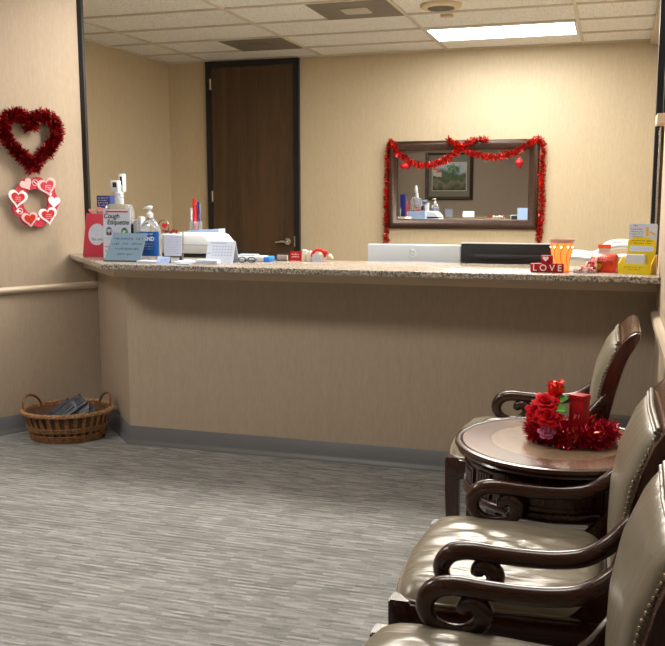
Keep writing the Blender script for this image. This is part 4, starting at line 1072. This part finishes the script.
# wax warmer
t = leaning('wax_warmer', 'glowing orange glass wax warmer on the counter', 'wax warmer', -.223, 4.31)
prof = smoothpath([(.030, 0), (.036, .015), (.034, .03), (.038, .055), (.047, .09), (.050, .118), (.053, .13)], 3)
bm = BM(); lathe(bm, prof, 32); link('shade', bm, 'glow', t)
bm = BM(); lathe(bm, [(.053, .130), (.056, .134), (.057, .148), (.052, .148), (.050, .138), (.002, .136)], 32, cap=False); link('dish', bm, 'glowtop', t)
bm = BM()
for k in range(9):
    a = 2 * PI * k / 9; tube(bm, [(r * 1.015 * math.cos(a + .25 * math.sin(i * .45)), r * 1.015 * math.sin(a + .25 * math.sin(i * .45)), z) for i, (r, z) in enumerate(prof)], .0016, 5)
link('ribs', bm, 'orange', t)
bm = BM()
for k in range(5): a = PI + PI * (k + .5) / 5; ball(bm, (.051 * math.cos(a), .051 * math.sin(a), .112), .0045, 6)
link('light_hole', bm, 'bulb', t)

# mailbox tin and candies
t = leaning('candy_tin', 'red orange mailbox shaped tin tipped toward the spilled candy', 'candy tin', -.032, 4.315, -.30)
bm = BM(); arch = [(-.036, 0), (.036, 0), (.038, .045)] + [(.038 * math.cos(a), .045 + .038 * math.sin(a)) for a in [PI * k / 12 for k in range(1, 12)]] + [(-.038, .045)]
prism(bm, arch, -.052, .056, 'X', bev=.004); link('body', bm, 'can', t, smooth=40)
bm = BM(); prism(bm, [(u * .88, .004 + v * .93) for u, v in arch], -.0535, -.0505, 'X'); link('opening', bm, 'ink', t)
bm = BM(); scribble(bm, -.018, .03, .066, .014, -.0375, 110, th=.003); scribble(bm, -.014, .02, .052, .008, -.0385, 111, th=.002); link('print', bm, 'heartpink', t, smooth=None)
bm = BM(); prism(bm, [(-.045, .012), (-.005, .012), (0, .038), (-.035, .042)], -.0392, -.038, 'Y'); link('yellow_print', bm, 'yellowd', t, smooth=None)
tag_ = leaning('price_tag', 'orange and white tag standing behind the mailbox tin', 'tag', -.035, 4.40, 0, -.1)
link('card', box(BM(), -.026, .028, 0, .0015, 0, .118), 'white', tag_); link('orange_band', box(BM(), -.0285, .030, -.001, 0, .118 - .016, .12), 'orange', tag_)
bm = BM(); scribble(bm, -.018, .022, .09, .007, -.0008, 115, th=.001); link('print', bm, 'inkg', tag_, smooth=None)
t = leaning('candy_tray', 'shallow clear tray under the spilled candy', 'tray', -.112, 4.24, -.15)
bm = BM(); prof = [(.046, 0), (.052, .002), (.054, .014), (.052, .014), (.050, .004), (.001, .003)]; lathe(bm, prof, 24, cap=False, sy=.75); link('dish', bm, 'gel', t)
rnd = random.Random(31); cnt = 0
cp = link('wrapped_candy', box(BM(), -.007, .007, -.005, .005, -.004, .004, .002), 'peach'); cr_ = link('red_candy', BM() if False else box(BM(), -.008, .008, -.006, .006, -.005, .005, .0025), 'candyr')
spots = []
for lay, (n, rr, z) in enumerate(((16, .040, .010), (13, .033, .021), (10, .026, .032), (7, .019, .043), (4, .011, .054), (2, .005, .064))):
    for k in range(n):
        a = 2 * PI * k / n + lay; r = rr * rnd.uniform(.7, 1); spots.append((-.108 + .014 * lay * .6 + r * math.cos(a), 4.245 + .008 * lay + .7 * r * math.sin(a), CT + z))
places = ['at the bottom of the pile', 'low in the pile', 'half way up the pile', 'high in the pile', 'near the top of the pile', 'on top of the pile']
for i, p in enumerate(spots):
    red = rnd.random() < .3; base = cr_ if red else cp
    lay = [16, 29, 39, 46, 50, 52]; l = next(j for j, q in enumerate(lay) if i < q)
    o = base if ((red and 'label' not in cr_) or (not red and 'label' not in cp)) else base.copy()
    if o is not base: C.objects.link(o)
    o.location = p; o.rotation_euler = (rnd.random() * 3, rnd.random() * 3, rnd.random() * 3)
    tag(o, ('shiny red wrapped candy ' if red else 'pale pink wrapped candy ') + places[l] + ' beside the mailbox tin', 'candy', ('red candies ' if red else 'pale pink candies ') + places[l])

# yellow brochure holder
t = leaning('brochure_holder', 'yellow card brochure holder with a tall back panel at the right end of the counter', 'brochure holder', .098, 4.22, -.32)
bm = BM()
prism(bm, [(-.074, 0), (.070, 0), (.070, .045), (.045, .045), (-.070, .045)], 0, .003, 'Y'); o = link('front_tray', bm, 'yellow', t, smooth=None)
bm = BM(); prism(bm, [(0, 0), (.085, 0), (.085, .085), (.05, .08), (0, .045)], .070, .073, 'X'); link('side_panel', bm, 'yellowd', t, smooth=None)
bm = BM(); prism(bm, [(0, 0), (.085, 0), (.085, .075), (.05, .07), (0, .045)], -.074, -.071, 'X'); link('side_panel', bm, 'yellow', t, smooth=None)
bk = [(-.055, 0), (.07, 0), (.078, .14)]; bm = BM()
bm.faces.ensure_lookup_table()
prism(bm, [(-.055, 0), (.068, 0), (.072, .145), (.045, .158), (.01, .163), (-.03, .158), (-.052, .146)], .060, .063, 'Y'); b = link('back_panel', bm, 'yellow', t, smooth=None)
bm = BM(); prism(bm, [(-.053, .10), (.072, .10), (.074, .215), (.070, .222), (-.045, .222), (-.050, .217)], .0632, .0655, 'Y'); link('header_card', bm, 'paperw', t, smooth=None)
bm = BM(); 
for k in range(4): scribble(bm, -.042, .012, .196 - k * .011, .007, .0628, 120 + k, th=.0012)
scribble(bm, -.03, -.005, .213, .008, .0628, 129, th=.0015)
scribble(bm, -.038, .055, .145, .007, .0595, 125, th=.0014); scribble(bm, -.03, .05, .134, .007, .0595, 126, th=.0014)
scribble(bm, -.045, .04, .030, .007, -.0008, 127, th=.001); scribble(bm, -.03, .025, .020, .006, -.0008, 128, th=.001)
link('print', bm, 'ink', t, smooth=None)
bm = BM(); box(bm, -.043, .062, .0585, .0598, .098, .122); w_ = link('white_strip', bm, 'paperw', t)
bm = BM()
for k in range(8): ball(bm, (-.036 + k * .013, .058, .112), .0022, 5)
link('dots', bm, 'pale', w_)
bm = BM(); box(bm, -.048, .035, .03, .048, .003, .085); link('brochures', bm, 'paperw', t)
bm = BM(); prism(bm, [(.025, .205), (.035, .208), (.037, .168), (.027, .165)], .0622, .0631, 'Y'); prism(bm, [(.042, .19), (.066, .178), (.066, .171), (.042, .182)], .0615, .0628, 'Y'); link('test_kit_picture', bm, ['yellowd'], t, smooth=None)

# grey bin in the corner behind the far chair
t = thing('waste_bin', 'grey bin with a shiny lid in the corner behind the farthest chair', 'bin', (.055, 4.27, 0))
bm = BM(); lathe(bm, [(.095, 0), (.115, .33), (.118, .335)], 28); link('bin_body', bm, 'bin', t)
bm = BM(); lathe(bm, [(.121, .335), (.123, .35), (.11, .366), (.03, .378), (.01, .378)], 28); link('lid', bm, 'bin', t)

# tissue box etc. seen only in the mirror: none added, the counter things themselves are reflected

# ------------------------------------------------------------------ light, world, camera
def area(name, loc, sx, sy, p, col, rot=(0, 0, 0)):
    l = bpy.data.lights.new(name, 'AREA'); l.shape = 'RECTANGLE'; l.size = sx; l.size_y = sy; l.energy = p; l.color = col
    o = bpy.data.objects.new(name, l); C.objects.link(o); o.location = loc; o.rotation_euler = rot; return o
w = bpy.data.worlds.new('w'); bpy.context.scene.world = w; w.use_nodes = True
w.node_tree.nodes['Background'].inputs[0].default_value = (.9, .85, .78, 1); w.node_tree.nodes['Background'].inputs[1].default_value = .05

cam = bpy.data.cameras.new('camera'); co = bpy.data.objects.new('camera', cam); C.objects.link(co)
cam.sensor_width = 36; cam.sensor_fit = 'HORIZONTAL'; cam.lens = 903.373 / 665 * 36; cam.clip_start = .02
yaw, pitch, roll = .29994, .141598, .002042
fwd = Vector((-math.sin(yaw) * math.cos(pitch), math.cos(yaw) * math.cos(pitch), -math.sin(pitch)))
right = Vector((math.cos(yaw), math.sin(yaw), 0)); down = fwd.cross(right)
r = right * math.cos(roll) + down * math.sin(roll); dn = -right * math.sin(roll) + down * math.cos(roll)
R3 = Matrix((r, -dn, -fwd)).transposed()
co.matrix_world = Matrix.Translation((0, 0, 1.40)) @ R3.to_4x4()
bpy.context.scene.camera = co
vs = bpy.context.scene.view_settings
vs.view_transform = 'Standard'; vs.look = 'None'; vs.gamma = 1; vs.use_curve_mapping = False; vs.exposure = 0.85
